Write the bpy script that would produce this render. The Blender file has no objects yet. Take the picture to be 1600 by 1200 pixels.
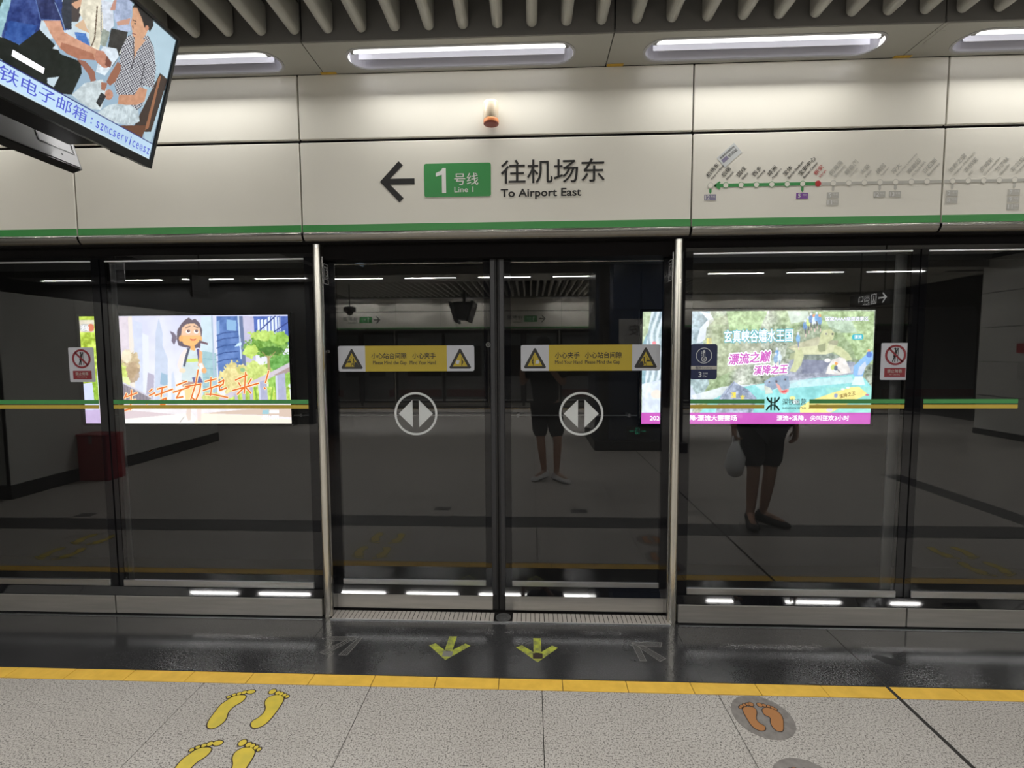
import bpy, bmesh, math, random
import numpy as np
from mathutils import Vector, Matrix

S = bpy.context.scene
COL = S.collection
random.seed(7)
RNG = np.random.default_rng(7)

# ------------------------------------------------------------------ camera, world, exposure
cam_d = bpy.data.cameras.new('camera')
cam_d.sensor_fit = 'HORIZONTAL'
cam_d.sensor_width = 36.0
cam_d.lens = 36.0 * 734.7 / 1600.0
cam_d.clip_start = 0.02
cam = bpy.data.objects.new('camera', cam_d)
COL.objects.link(cam)
_r = Vector((0.99920913, 0.03944903, -0.00498839))
_u = Vector((0.00228848, 0.06819158, 0.99766962))
_f = Vector((-0.03969726, 0.99689201, -0.06804738))
cam.matrix_world = Matrix(((_r.x, _u.x, -_f.x, 0.0), (_r.y, _u.y, -_f.y, -2.6219), (_r.z, _u.z, -_f.z, 1.5584), (0, 0, 0, 1)))
S.camera = cam

W = bpy.data.worlds.new('world')
S.world = W
W.use_nodes = True
W.node_tree.nodes['Background'].inputs[0].default_value = (0.0, 0.0, 0.0, 1)
W.node_tree.nodes['Background'].inputs[1].default_value = 0.0

S.view_settings.view_transform = 'Standard'
S.view_settings.look = 'None'
S.view_settings.gamma = 1.0
S.view_settings.use_curve_mapping = False
S.view_settings.exposure = 0.1

# powers of the lamps (watts of the light strips inside the ceiling fixtures)
P_SCREEN = 19.0      # strip lamps in the soffit over the screen doors
P_HALL = 26.0       # strip lamps over the platform
P_FAR = 110.0
TUBE = 1.8          # surface brightness of the visible tubes

# ------------------------------------------------------------------ materials
def srgb(r, g, b):
    f = lambda c: (c / 255 / 12.92) if c / 255 <= 0.04045 else ((c / 255 + 0.055) / 1.055) ** 2.4
    return (f(r), f(g), f(b))

MATS = {}
def mat(name, base=(0.5, 0.5, 0.5), rough=0.5, metal=0.0, spec=0.5, emit=None, estr=0.0, coat=0.0):
    m = bpy.data.materials.new(name)
    m.use_nodes = True
    b = m.node_tree.nodes['Principled BSDF']
    b.inputs['Base Color'].default_value = (*base, 1)
    b.inputs['Roughness'].default_value = rough
    b.inputs['Metallic'].default_value = metal
    b.inputs['Specular IOR Level'].default_value = spec
    b.inputs['Coat Weight'].default_value = coat
    if emit:
        b.inputs['Emission Color'].default_value = (*emit, 1)
        b.inputs['Emission Strength'].default_value = estr
    MATS[name] = m
    return m

def nd(m, t, **kw):
    n = m.node_tree.nodes.new(t)
    for k, v in kw.items():
        setattr(n, k, v)
    return n

def lk(m, a, b):
    m.node_tree.links.new(a, b)

def ramp(m, src, stops):
    r = nd(m, 'ShaderNodeValToRGB')
    e = r.color_ramp.elements
    e[0].position, e[0].color = stops[0][0], (*stops[0][1], 1)
    e[1].position, e[1].color = stops[1][0], (*stops[1][1], 1)
    for p, c in stops[2:]:
        x = e.new(p)
        x.color = (*c, 1)
    lk(m, src, r.inputs['Fac'])
    return r.outputs['Color']

def noise(m, scale, detail=3, rough=0.6, vec=None, stretch=None):
    tc = nd(m, 'ShaderNodeNewGeometry')
    out = tc.outputs['Position']
    if stretch:
        mp = nd(m, 'ShaderNodeMapping')
        mp.inputs['Scale'].default_value = stretch
        lk(m, out, mp.inputs['Vector'])
        out = mp.outputs['Vector']
    n = nd(m, 'ShaderNodeTexNoise')
    n.inputs['Scale'].default_value = scale
    n.inputs['Detail'].default_value = detail
    n.inputs['Roughness'].default_value = rough
    lk(m, out, n.inputs['Vector'])
    return n.outputs['Fac']

def mixc(m, fac, a, b, mode='MIX'):
    x = nd(m, 'ShaderNodeMix', data_type='RGBA', blend_type=mode)
    if isinstance(fac, (int, float)):
        x.inputs[0].default_value = fac
    else:
        lk(m, fac, x.inputs[0])
    for i, v in ((6, a), (7, b)):
        if isinstance(v, tuple):
            x.inputs[i].default_value = (*v, 1)
        else:
            lk(m, v, x.inputs[i])
    return x.outputs[2]

def bsdf(m):
    return m.node_tree.nodes['Principled BSDF']

# speckled light granite of the platform
m = mat('granite', rough=0.42)
a = ramp(m, noise(m, 150, 2, 0.55), [(0.36, (0.13, 0.12, 0.11)), (0.47, (0.45, 0.425, 0.395)), (0.75, (0.57, 0.54, 0.505))])
b_ = ramp(m, noise(m, 300, 2, 0.5), [(0.34, (0.25, 0.24, 0.23)), (0.44, (1, 1, 1))])
c_ = ramp(m, noise(m, 1.7, 4, 0.6), [(0.3, (0.86, 0.85, 0.84)), (0.7, (1, 1, 1))])
d_ = mixc(m, 0.8, mixc(m, 0.85, a, b_, 'MULTIPLY'), c_, 'MULTIPLY')
lk(m, d_, bsdf(m).inputs['Base Color'])
# polished dark granite strip along the doors
m = mat('dark_granite', rough=0.2, spec=0.5)
a = ramp(m, noise(m, 160, 2, 0.5), [(0.45, (0.030, 0.030, 0.031)), (0.72, (0.048, 0.048, 0.049))])
b_ = ramp(m, noise(m, 6, 5, 0.7), [(0.30, (0.80, 0.80, 0.80)), (0.62, (1, 1, 1)), (0.8, (1.15, 1.15, 1.15))])
lk(m, mixc(m, 1.0, a, b_, 'MULTIPLY'), bsdf(m).inputs['Base Color'])
lk(m, ramp(m, noise(m, 9, 4, 0.6), [(0.3, (0.145, 0.145, 0.145)), (0.75, (0.165, 0.165, 0.165))]), bsdf(m).inputs['Roughness'])
# yellow edge tiles
m = mat('yellow_tile', rough=0.4)
lk(m, ramp(m, noise(m, 14, 4, 0.6), [(0.3, (0.66, 0.40, 0.055)), (0.7, (0.80, 0.50, 0.075))]), bsdf(m).inputs['Base Color'])
# rough dark band
m = mat('dark_band', rough=0.5)
lk(m, ramp(m, noise(m, 40, 3), [(0.35, (0.035, 0.035, 0.036)), (0.7, (0.075, 0.074, 0.072))]), bsdf(m).inputs['Base Color'])
mat('grout', (0.022, 0.02, 0.018), 0.9)
# cream enamel cladding
m = mat('enamel', (0.74, 0.715, 0.635), 0.34)
lk(m, ramp(m, noise(m, 1.1, 3), [(0.3, (0.70, 0.675, 0.60)), (0.7, (0.76, 0.735, 0.66))]), bsdf(m).inputs['Base Color'])
m = mat('soffit_paint', (0.40, 0.395, 0.355), 0.5)
mat('fascia_paint', (0.16, 0.155, 0.145), 0.55)
mat('green_stripe', (0.045, 0.27, 0.062), 0.4)
mat('joint_black', (0.008, 0.007, 0.007), 0.8, spec=0.08)
# steels
def steel(name, base, rough, st=(1.5, 60, 60)):
    m = mat(name, base, rough, 1.0)
    n = noise(m, 3.0, 4, 0.6, stretch=st)
    lk(m, ramp(m, n, [(0.3, tuple(c * 0.80 for c in base)), (0.7, tuple(min(1, c * 1.1) for c in base))]), bsdf(m).inputs['Base Color'])
    lk(m, ramp(m, n, [(0.3, (rough * 0.85,) * 3), (0.7, (rough * 1.15,) * 3)]), bsdf(m).inputs['Roughness'])
    return m
steel('steel', (0.56, 0.545, 0.51), 0.30)
m = mat('kick_steel', (0.40, 0.385, 0.355), 0.36, 0.72)
lk(m, ramp(m, noise(m, 3, 3, 0.6, stretch=(1, 14, 14)), [(0.3, (0.40, 0.385, 0.355)), (0.7, (0.48, 0.46, 0.425))]), bsdf(m).inputs['Base Color'])
mat('post_steel', (0.70, 0.675, 0.61), 0.26, 1.0)
mat('jamb_steel', (0.50, 0.50, 0.51), 0.10, 1.0)
mat('trim_steel', (0.28, 0.27, 0.245), 0.27, 1.0)
mat('tread_steel', (0.42, 0.39, 0.36), 0.45, 0.4)
mat('strip_steel', (0.62, 0.63, 0.65), 0.28, 1.0)
mat('chrome', (0.75, 0.75, 0.76), 0.1, 1.0)
mat('frame_black', (0.006, 0.006, 0.007), 0.035, spec=0.5)
mat('frit_black', (0.006, 0.006, 0.007), 0.02, spec=0.5)
mat('rubber', (0.010, 0.009, 0.009), 0.6)
mat('stile_grey', (0.034, 0.034, 0.037), 0.4, 0.2)
mat('column_grey', (0.30, 0.295, 0.285), 0.5)
mat('slat_grey', (0.42, 0.415, 0.375), 0.42)
mat('deck_black', (0.010, 0.010, 0.011), 0.9)
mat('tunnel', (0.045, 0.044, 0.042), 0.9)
mat('flat_ceiling', (0.50, 0.50, 0.47), 0.6)
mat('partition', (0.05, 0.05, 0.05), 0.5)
mat('stone_white', (0.42, 0.42, 0.40), 0.3)
mat('column_blue', (0.022, 0.033, 0.062), 0.22, spec=0.5)
mat('skirting_black', (0.012, 0.012, 0.013), 0.4)
mat('red_paint', (0.30, 0.022, 0.03), 0.4)
mat('ink_black', (0.014, 0.013, 0.012), 0.5)
mat('ink_grey', (0.40, 0.385, 0.345), 0.5)
mat('map_grey', (0.47, 0.46, 0.42), 0.5)
mat('ink_red', (0.45, 0.03, 0.03), 0.5)
mat('ink_white', (0.72, 0.72, 0.70), 0.5)
mat('plate_green', (0.045, 0.27, 0.075), 0.45)
mat('ink_purple', (0.20, 0.07, 0.32), 0.5)
mat('ink_mauve', (0.22, 0.20, 0.30), 0.5)
mat('sticker_white', (0.46, 0.47, 0.51), 0.45)
mat('sticker_yellow', (0.42, 0.315, 0.018), 0.45)
mat('sticker_red', (0.20, 0.012, 0.02), 0.45)
mat('sticker_navy', (0.009, 0.017, 0.066), 0.35)
mat('label_grey', (0.55, 0.55, 0.55), 0.5)
mat('sticker_grey', (0.55, 0.57, 0.57), 0.5)
mat('stripe_green', (0.05, 0.26, 0.07), 0.5)
mat('stripe_yellow', (0.50, 0.37, 0.045), 0.5)
mat('logo_green', (0.005, 0.045, 0.035), 0.5)
m = mat('decal_yellow', (0.62, 0.48, 0.055), 0.45)
lk(m, ramp(m, noise(m, 11, 3), [(0.35, (0.52, 0.42, 0.06)), (0.65, (0.66, 0.50, 0.055))]), bsdf(m).inputs['Base Color'])
m = mat('decal_lime', (0.33, 0.38, 0.045), 0.5)
lk(m, ramp(m, noise(m, 26, 4), [(0.35, (0.17, 0.18, 0.06)), (0.60, (0.40, 0.44, 0.05))]), bsdf(m).inputs['Base Color'])
mat('decal_brown', (0.030, 0.018, 0.014), 0.6)
mat('decal_orange', (0.36, 0.16, 0.055), 0.5)
m = mat('decal_disk', (0.20, 0.185, 0.17), 0.5)
lk(m, ramp(m, noise(m, 30, 3), [(0.35, (0.165, 0.15, 0.14)), (0.65, (0.225, 0.21, 0.195))]), bsdf(m).inputs['Base Color'])
mat('decal_worn', (0.17, 0.165, 0.155), 0.5)
mat('decal_band', (0.10, 0.097, 0.092), 0.5)
mat('stain_dark', (0.012, 0.012, 0.013), 0.35)
mat('tape_yellow', (0.62, 0.38, 0.04), 0.5)
mat('beacon_cream', (0.55, 0.46, 0.34), 0.35)
mat('beacon_orange', (0.70, 0.25, 0.10), 0.25)
mat('beacon_red', (0.26, 0.045, 0.03), 0.3)
mat('plastic_black', (0.010, 0.010, 0.011), 0.35)
mat('panel_alu', (0.22, 0.22, 0.23), 0.6, 0.3)
mat('reflector', (0.62, 0.62, 0.69), 0.35)
mat('tube', (0.02, 0.02, 0.02), 0.5, spec=0.0, emit=(1.0, 0.985, 0.97), estr=TUBE)
mat('socket', (0.25, 0.25, 0.25), 0.4)
mat('rim_white', (0.40, 0.40, 0.41), 0.35)
mat('skin', (0.42, 0.24, 0.165), 0.55)
mat('hair', (0.012, 0.010, 0.009), 0.5)
mat('tee_black', (0.012, 0.012, 0.013), 0.9)
mat('tee_grey', (0.055, 0.06, 0.075), 0.9)
mat('shorts_black', (0.010, 0.010, 0.012), 0.85)
mat('shorts_navy', (0.012, 0.014, 0.022), 0.85)
mat('shoe_white', (0.75, 0.76, 0.78), 0.6)
mat('shoe_black', (0.012, 0.012, 0.013), 0.6)
mat('bag_white', (0.85, 0.86, 0.88), 0.4)
mat('phone', (0.02, 0.02, 0.022), 0.2)
mat('eye_white', (0.7, 0.7, 0.68), 0.3)
mat('train_body', (0.40, 0.41, 0.42), 0.4, 0.3)
mat('train_glass', (0.012, 0.013, 0.015), 0.08)
mat('sign_lit', (0.3, 0.3, 0.3), 0.5, emit=(0.9, 0.9, 0.88), estr=2.4)
mat('exit_green', (0.01, 0.05, 0.03), 0.4, emit=(0.05, 0.6, 0.35), estr=1.6)
mat('pipe_grey', (0.45, 0.45, 0.45), 0.3, 0.6)

# tinted safety glass: one mirror surface over a clear, slightly grey pane
def glass(name, tint, ior):
    m = bpy.data.materials.new(name)
    m.use_nodes = True
    nt = m.node_tree
    for n in list(nt.nodes):
        if n.type != 'OUTPUT_MATERIAL':
            nt.nodes.remove(n)
    out = [n for n in nt.nodes if n.type == 'OUTPUT_MATERIAL'][0]
    tr = nd(m, 'ShaderNodeBsdfTransparent')
    tr.inputs['Color'].default_value = (*tint, 1)
    if ior:
        fr = nd(m, 'ShaderNodeFresnel')
        fr.inputs['IOR'].default_value = ior
        gl = nd(m, 'ShaderNodeBsdfGlossy')
        gl.inputs['Roughness'].default_value = 0.0
        gl.inputs['Color'].default_value = (1, 1, 1, 1)
        df = nd(m, 'ShaderNodeBsdfDiffuse')
        df.inputs['Color'].default_value = (0.5, 0.48, 0.45, 1)
        mx0 = nd(m, 'ShaderNodeMixShader')
        # a thin film of dust on the pane
        dust = ramp(m, noise(m, 2.2, 4, 0.65, stretch=(1, 1, 0.5)), [(0.35, (0.003,) * 3), (0.75, (0.010,) * 3)])
        lk(m, dust, mx0.inputs[0])
        lk(m, tr.outputs[0], mx0.inputs[1])
        lk(m, df.outputs[0], mx0.inputs[2])
        mx = nd(m, 'ShaderNodeMixShader')
        lk(m, fr.outputs[0], mx.inputs[0])
        lk(m, mx0.outputs[0], mx.inputs[1])
        lk(m, gl.outputs[0], mx.inputs[2])
        lk(m, mx.outputs[0], out.inputs['Surface'])
    else:
        lk(m, tr.outputs[0], out.inputs['Surface'])
    MATS[name] = m
glass('glass_front', (0.90, 0.91, 0.92), 1.74)
glass('glass_clear', (1.0, 1.0, 1.0), None)

# backlit picture: colours come from the print itself
def print_mat(name, strength):
    m = mat(name, (0.02, 0.02, 0.02), 0.25)
    at = nd(m, 'ShaderNodeVertexColor', layer_name='print')
    lk(m, at.outputs['Color'], bsdf(m).inputs['Emission Color'])
    bsdf(m).inputs['Emission Strength'].default_value = strength
print_mat('poster', 1.32)
print_mat('screen', 1.0)
def lit(name, rgb, k=1.3):
    mat(name, (0.02, 0.02, 0.02), 0.3, emit=srgb(*rgb), estr=k)
lit('lit_white', (250, 250, 255)); lit('lit_teal', (70, 185, 200)); lit('lit_magenta', (205, 95, 190))
lit('lit_orange', (225, 110, 45)); lit('lit_cream', (255, 235, 190)); lit('lit_blue', (75, 85, 200), 1.0)
lit('lit_purple', (150, 70, 140)); lit('lit_yellow', (245, 225, 70)); lit('lit_brown', (120, 90, 40)); lit('lit_slate', (90, 110, 140))

# ------------------------------------------------------------------ mesh helpers
XF = [None]            # optional transform of the points while a wall is built a second time
class MB:
    def __init__(s):
        s.v, s.f, s.m = [], [], []
    def add(s, vs, fs, mi=0):
        o = len(s.v)
        s.v += [tuple(XF[0](p)) if XF[0] else tuple(p) for p in vs]
        s.f += [tuple(o + i for i in f) for f in fs]
        s.m += [mi] * len(fs)
        return s
    def box(s, x0, x1, y0, y1, z0, z1, mi=0):
        v = [(x, y, z) for z in (z0, z1) for y in (y0, y1) for x in (x0, x1)]
        return s.add(v, [(0, 2, 3, 1), (4, 5, 7, 6), (0, 1, 5, 4), (2, 6, 7, 3), (0, 4, 6, 2), (1, 3, 7, 5)], mi)
    def cbox(s, x0, x1, y0, y1, z0, z1, c=0.002, mi=0):
        # box with its edges cut back
        xs, ys, zs = (x0, x1), (y0, y1), (z0, z1)
        bm = bmesh.new()
        vs = [bm.verts.new((x, y, z)) for z in zs for y in ys for x in xs]
        for f in [(0, 2, 3, 1), (4, 5, 7, 6), (0, 1, 5, 4), (2, 6, 7, 3), (0, 4, 6, 2), (1, 3, 7, 5)]:
            bm.faces.new([vs[i] for i in f])
        bmesh.ops.bevel(bm, geom=list(bm.edges), offset=c, segments=1, affect='EDGES')
        bm.verts.index_update()
        s.add([tuple(v.co) for v in bm.verts], [[v.index for v in f.verts] for f in bm.faces], mi)
        bm.free()
        return s
    def plate(s, pts, B, d0, d1, mi=0, back=False):
        n = len(pts)
        lo = [B(x, y, d0) for x, y in pts]
        hi = [B(x, y, d1) for x, y in pts]
        fs = [tuple(range(n, 2 * n))] + [(i, (i + 1) % n, n + (i + 1) % n, n + i) for i in range(n)]
        if back:
            fs.append(tuple(reversed(range(n))))
        return s.add(lo + hi, fs, mi)
    def ring(s, a, b, B, d0, d1, mi=0):
        # band between two outlines of the same point count (a outer, b inner)
        n = len(a)
        v = [B(x, y, d1) for x, y in a] + [B(x, y, d1) for x, y in b] + [B(x, y, d0) for x, y in a] + [B(x, y, d0) for x, y in b]
        f = []
        for i in range(n):
            j = (i + 1) % n
            f += [(i, j, n + j, n + i), (2 * n + i, 2 * n + j, j, i), (n + i, n + j, 3 * n + j, 3 * n + i)]
        return s.add(v, f, mi)
    def stroke(s, pts, w, B, d, mi=0):
        for (x0, y0), (x1, y1) in zip(pts[:-1], pts[1:]):
            L = math.hypot(x1 - x0, y1 - y0) or 1e-9
            tx, ty = (x1 - x0) / L, (y1 - y0) / L
            e = w * 0.35
            nx, ny = -ty * w / 2, tx * w / 2
            x0_, y0_, x1_, y1_ = x0 - tx * e, y0 - ty * e, x1 + tx * e, y1 + ty * e
            s.add([B(x0_ + nx, y0_ + ny, d), B(x0_ - nx, y0_ - ny, d), B(x1_ - nx, y1_ - ny, d), B(x1_ + nx, y1_ + ny, d)], [(0, 1, 2, 3)], mi)
        return s
    def tube(s, pts, r, n=8, mi=0, caps=True):
        pts = [Vector(p) for p in pts]
        rings = []
        for i, p in enumerate(pts):
            t = (pts[min(i + 1, len(pts) - 1)] - pts[max(i - 1, 0)]).normalized()
            a = t.cross(Vector((0, 0, 1)))
            if a.length < 1e-3:
                a = t.cross(Vector((1, 0, 0)))
            a.normalize()
            b = t.cross(a)
            rr = r[i] if isinstance(r, (list, tuple)) else r
            rings.append([p + (a * math.cos(2 * math.pi * k / n) + b * math.sin(2 * math.pi * k / n)) * rr for k in range(n)])
        v = [q for g in rings for q in g]
        f = [(g * n + k, g * n + (k + 1) % n, (g + 1) * n + (k + 1) % n, (g + 1) * n + k) for g in range(len(pts) - 1) for k in range(n)]
        if caps:
            f += [tuple(reversed(range(n))), tuple(range((len(pts) - 1) * n, len(pts) * n))]
        return s.add(v, f, mi)
    def lathe(s, prof, c, n=20, mi=0):
        # profile of (radius, height) about a vertical axis through c
        v = [(c[0] + r * math.cos(2 * math.pi * k / n), c[1] + r * math.sin(2 * math.pi * k / n), c[2] + h) for r, h in prof for k in range(n)]
        f = [(g * n + k, g * n + (k + 1) % n, (g + 1) * n + (k + 1) % n, (g + 1) * n + k) for g in range(len(prof) - 1) for k in range(n)]
        f += [tuple(reversed(range(n))), tuple(range((len(prof) - 1) * n, len(prof) * n))]
        return s.add(v, f, mi)

WL = {}
def wl(o):
    return WL.get(o.name, (0.0, 0.0, 0.0)) if o is not None else (0.0, 0.0, 0.0)

def props(o, label=None, cat=None, group=None, kind=None):
    if label: o['label'] = label
    if cat: o['category'] = cat
    if group: o['group'] = group
    if kind: o['kind'] = kind
    return o

def obj(name, mb, mats, parent=None, smooth=False, org=None, **kw):
    """link one mesh object; points are given in the place's own coordinates"""
    if isinstance(mats, str):
        mats = [mats]
    P = wl(parent)
    o0 = org if (org is not None and parent is None) else P
    me = bpy.data.meshes.new(name)
    me.from_pydata([(x - o0[0], y - o0[1], z - o0[2]) for x, y, z in mb.v], [], mb.f)
    for k in mats:
        me.materials.append(MATS[k])
    if len(mats) > 1:
        me.polygons.foreach_set('material_index', mb.m)
    if smooth:
        me.polygons.foreach_set('use_smooth', [True] * len(me.polygons))
    o = bpy.data.objects.new(name, me)
    COL.objects.link(o)
    if parent is not None:
        o.parent = parent
        WL[o.name] = P
    else:
        o.location = o0
        WL[o.name] = tuple(o0)
    return props(o, **kw)

def empty(name, loc, parent=None, **kw):
    o = bpy.data.objects.new(name, None)
    o.empty_display_size = 0.05
    COL.objects.link(o)
    P = wl(parent)
    o.location = (loc[0] - P[0], loc[1] - P[1], loc[2] - P[2])
    if parent is not None:
        o.parent = parent
    WL[o.name] = tuple(loc)
    return props(o, **kw)

def dup(o, d, parent=None, label=None, group=None):
    c = o.copy()
    COL.objects.link(c)
    if parent is not None:
        c.parent = parent
    else:
        c.location = (o.location[0] + d[0], o.location[1] + d[1], o.location[2] + d[2])
        a = wl(o)
        WL[c.name] = (a[0] + d[0], a[1] + d[1], a[2] + d[2])
    if label: c['label'] = label
    if group: c['group'] = group
    for ch in o.children:
        dup(ch, (0, 0, 0), c)
    return c

def piece(o, dx, dy=0.0, dz=0.0):
    """another piece like o under the same parent"""
    c = o.copy()
    COL.objects.link(c)
    c.location = (o.location[0] + dx, o.location[1] + dy, o.location[2] + dz)
    return c

# a plane to draw on: B(x, y, d) = point at x to the right, y up, d out of the surface
def plane(o, r, u, n):
    o, r, u, n = map(Vector, (o, r, u, n))
    return lambda x, y, d=0.0: tuple(o + r * x + u * y + n * d)
def front(y):            # wall facing the platform: x = world x, y = world z
    return plane((0, y, 0), (1, 0, 0), (0, 0, 1), (0, -1, 0))
FLOOR = plane((0, 0, 0), (1, 0, 0), (0, 1, 0), (0, 0, 1))

def rrect(x0, x1, y0, y1, r, n=5):
    p = []
    for cx, cy, a0 in ((x1 - r, y0 + r, -90), (x1 - r, y1 - r, 0), (x0 + r, y1 - r, 90), (x0 + r, y0 + r, 180)):
        for k in range(n + 1):
            a = math.radians(a0 + 90 * k / n)
            p.append((cx + r * math.cos(a), cy + r * math.sin(a)))
    return p
def rect(x0, x1, y0, y1):
    return [(x0, y0), (x1, y0), (x1, y1), (x0, y1)]
def circ(cx, cy, r, n=32, ry=None):
    return [(cx + r * math.cos(2 * math.pi * k / n), cy + (ry or r) * math.sin(2 * math.pi * k / n)) for k in range(n)]
def tri(cx, y0, y1, w):
    return [(cx - w / 2, y0), (cx + w / 2, y0), (cx, y1)]

_tc = {}
def text2d(body, bold=0.0, shear=0.0, res=3):
    """outline of a line of lettering; weight is gained by overlaying shifted copies of it"""
    k = (body, bold, shear)
    if k not in _tc:
        if bold:
            v, f = text2d(body, 0.0, shear)
            n = 6 if bold < 0.05 else 12
            vs, fs = [v], list(f)
            for q in range(n):
                a = 2 * math.pi * q / n
                fs += [tuple(i + len(v) * (q + 1) for i in p) for p in f]
                vs.append(v + np.array([[bold * math.cos(a), bold * math.sin(a)]]))
            _tc[k] = (np.concatenate(vs), fs)
            return _tc[k]
        cu = bpy.data.curves.new('lettering', 'FONT')
        cu.body = body
        cu.resolution_u = res
        cu.shear = shear
        t = bpy.data.objects.new('lettering', cu)
        COL.objects.link(t)
        dg = bpy.context.evaluated_depsgraph_get()
        me = bpy.data.meshes.new_from_object(t.evaluated_get(dg))
        v = np.array([(q.co.x, q.co.y) for q in me.vertices])
        f = [tuple(p.vertices) for p in me.polygons]
        bpy.data.objects.remove(t)
        bpy.data.curves.remove(cu)
        bpy.data.meshes.remove(me)
        _tc[k] = (v, f)
    return _tc[k]

def text(mb, body, B, x0, x1, y0, y1, d=0.0006, mi=0, bold=0.0, shear=0.0, rot=0.0, keep=False, ref=None):
    """set a line of lettering into the box x0..x1, y0..y1 (turned by rot about x0,y0)"""
    v, f = text2d(body, bold, shear)
    rv = v if ref is None else text2d(body, ref, shear)[0]
    lo, hi = rv.min(0), rv.max(0)
    sx, sy = (x1 - x0) / (hi[0] - lo[0]), (y1 - y0) / (hi[1] - lo[1])
    if keep:
        sx = sy
    c, s_ = math.cos(rot), math.sin(rot)
    out = []
    nb = len(text2d(body, 0.0, shear)[0])
    for i, (a, b) in enumerate(v):
        p, q = (a - lo[0]) * sx, (b - lo[1]) * sy
        out.append(B(x0 + p * c - q * s_, y0 + p * s_ + q * c, d + 4e-5 * (i // nb)))
    mb.add(out, f, mi)
    return mb

# ------------------------------------------------------------------ the platform floor
FX0, FX1 = -7.9512, 9.6488
floor = obj('floor', MB().box(-12, 13, -10.5, 0.12, -0.3, -0.004), 'grout', kind='structure', label='platform floor of speckled granite with a dark strip along the screen doors')
def tiles(name, m, x0, x1, w, y0, y1, gap=0.003, zt=0.0):
    n = int(round((x1 - x0) / w))
    first = obj(name, MB().cbox(x0 + gap / 2, x0 + w - gap / 2, y0 + gap / 2, y1 - gap / 2, -0.02, zt, 0.0012), m, floor)
    for k in range(1, n):
        piece(first, k * w)
    return first
rows = [(-1.262, -0.550), (-2.120, -1.532)]
for k in range(8):
    rows.append((-2.120 - 0.7825 * (k + 1), -2.120 - 0.7825 * k))
rows += [(-8.968, -8.380), (-9.950, -9.238)]
for y0, y1 in rows:
    tiles('granite_tile', 'granite', FX0, FX1, 0.8, y0, y1)
tiles('yellow_tile', 'yellow_tile', -7.9536, 9.4464, 0.3, -0.549, -0.4735, 0.0028)
tiles('dark_slab', 'dark_granite', -7.19, 8.81, 2.0, -0.4725, 0.03, 0.0016)
tiles('band_slab', 'dark_band', FX0, FX1, 0.8, -1.531, -1.263, 0.004)
tiles('band_slab', 'dark_band', FX0, FX1, 0.8, -9.237, -8.969, 0.004)
tiles('yellow_strip', 'yellow_tile', FX0, FX1, 4.4, -10.027, -9.951)
tiles('dark_slab', 'dark_granite', -7.19, 8.81, 2.0, -10.49, -10.028, 0.003)
obj('guide_strip', MB().cbox(4.37, 4.62, -3.3, -1.532, -0.003, 0.0025, 0.001), 'dark_band', floor)
obj('expansion_joint', MB().cbox(1.640, 1.657, -6.6, -0.4735, -0.004, 0.0008, 0.0003), 'grout', floor)
obj('slab_joint', MB().cbox(1.6455, 1.6515, -0.4735, -0.02, -0.004, 0.0006, 0.0002), 'grout', floor)
obj('sill_edge', MB().box(-6.0, -1.225, -0.016, -0.010, -0.002, 0.0035).box(0.84, 5.6, -0.016, -0.010, -0.002, 0.0035), 'strip_steel', floor)

# ------------------------------------------------------------------ the two walls of platform screen doors
J_NEAR = [-5.955, -3.837, -2.548, -1.259, 0.859, 2.148, 3.437, 5.555]
J_FAR = [-10.651, -8.533, -7.244, -5.955, -3.837, -2.548, -1.259, 0.859, 2.148, 3.437, 5.555]
DOOR_C = lambda a, b: b - a > 2.0

def hvert(mb, prof, x0, x1, mi=0):
    n = len(prof)
    v = [(x0, y, z) for y, z in prof] + [(x1, y, z) for y, z in prof]
    f = [(i, i + 1, n + i + 1, n + i) for i in range(n - 1)]
    return mb.add(v, f, mi)

CORN = [(-0.014, 2.2215), (-0.022, 2.2205)] + [(-0.024 + 0.074 * (1 - math.cos(math.radians(t))), 2.217 - 0.054 * math.sin(math.radians(t))) for t in range(0, 91, 10)] + [(0.06, 2.163)]

def post_profile(cx, z0, z1):
    mb = MB()
    pr = [(cx - 0.0245, 0.12)] + [(cx - 0.0245 * math.cos(math.radians(a)), 0.016 - 0.022 * math.sin(math.radians(a))) for a in range(0, 181, 15)] + [(cx + 0.0245, 0.12)]
    n = len(pr)
    mb.add([(x, y, z0) for x, y in pr] + [(x, y, z1) for x, y in pr], [(i, i + 1, n + i + 1, n + i) for i in range(n - 1)] + [tuple(range(n, 2 * n)), tuple(reversed(range(n)))])
    return mb

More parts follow.
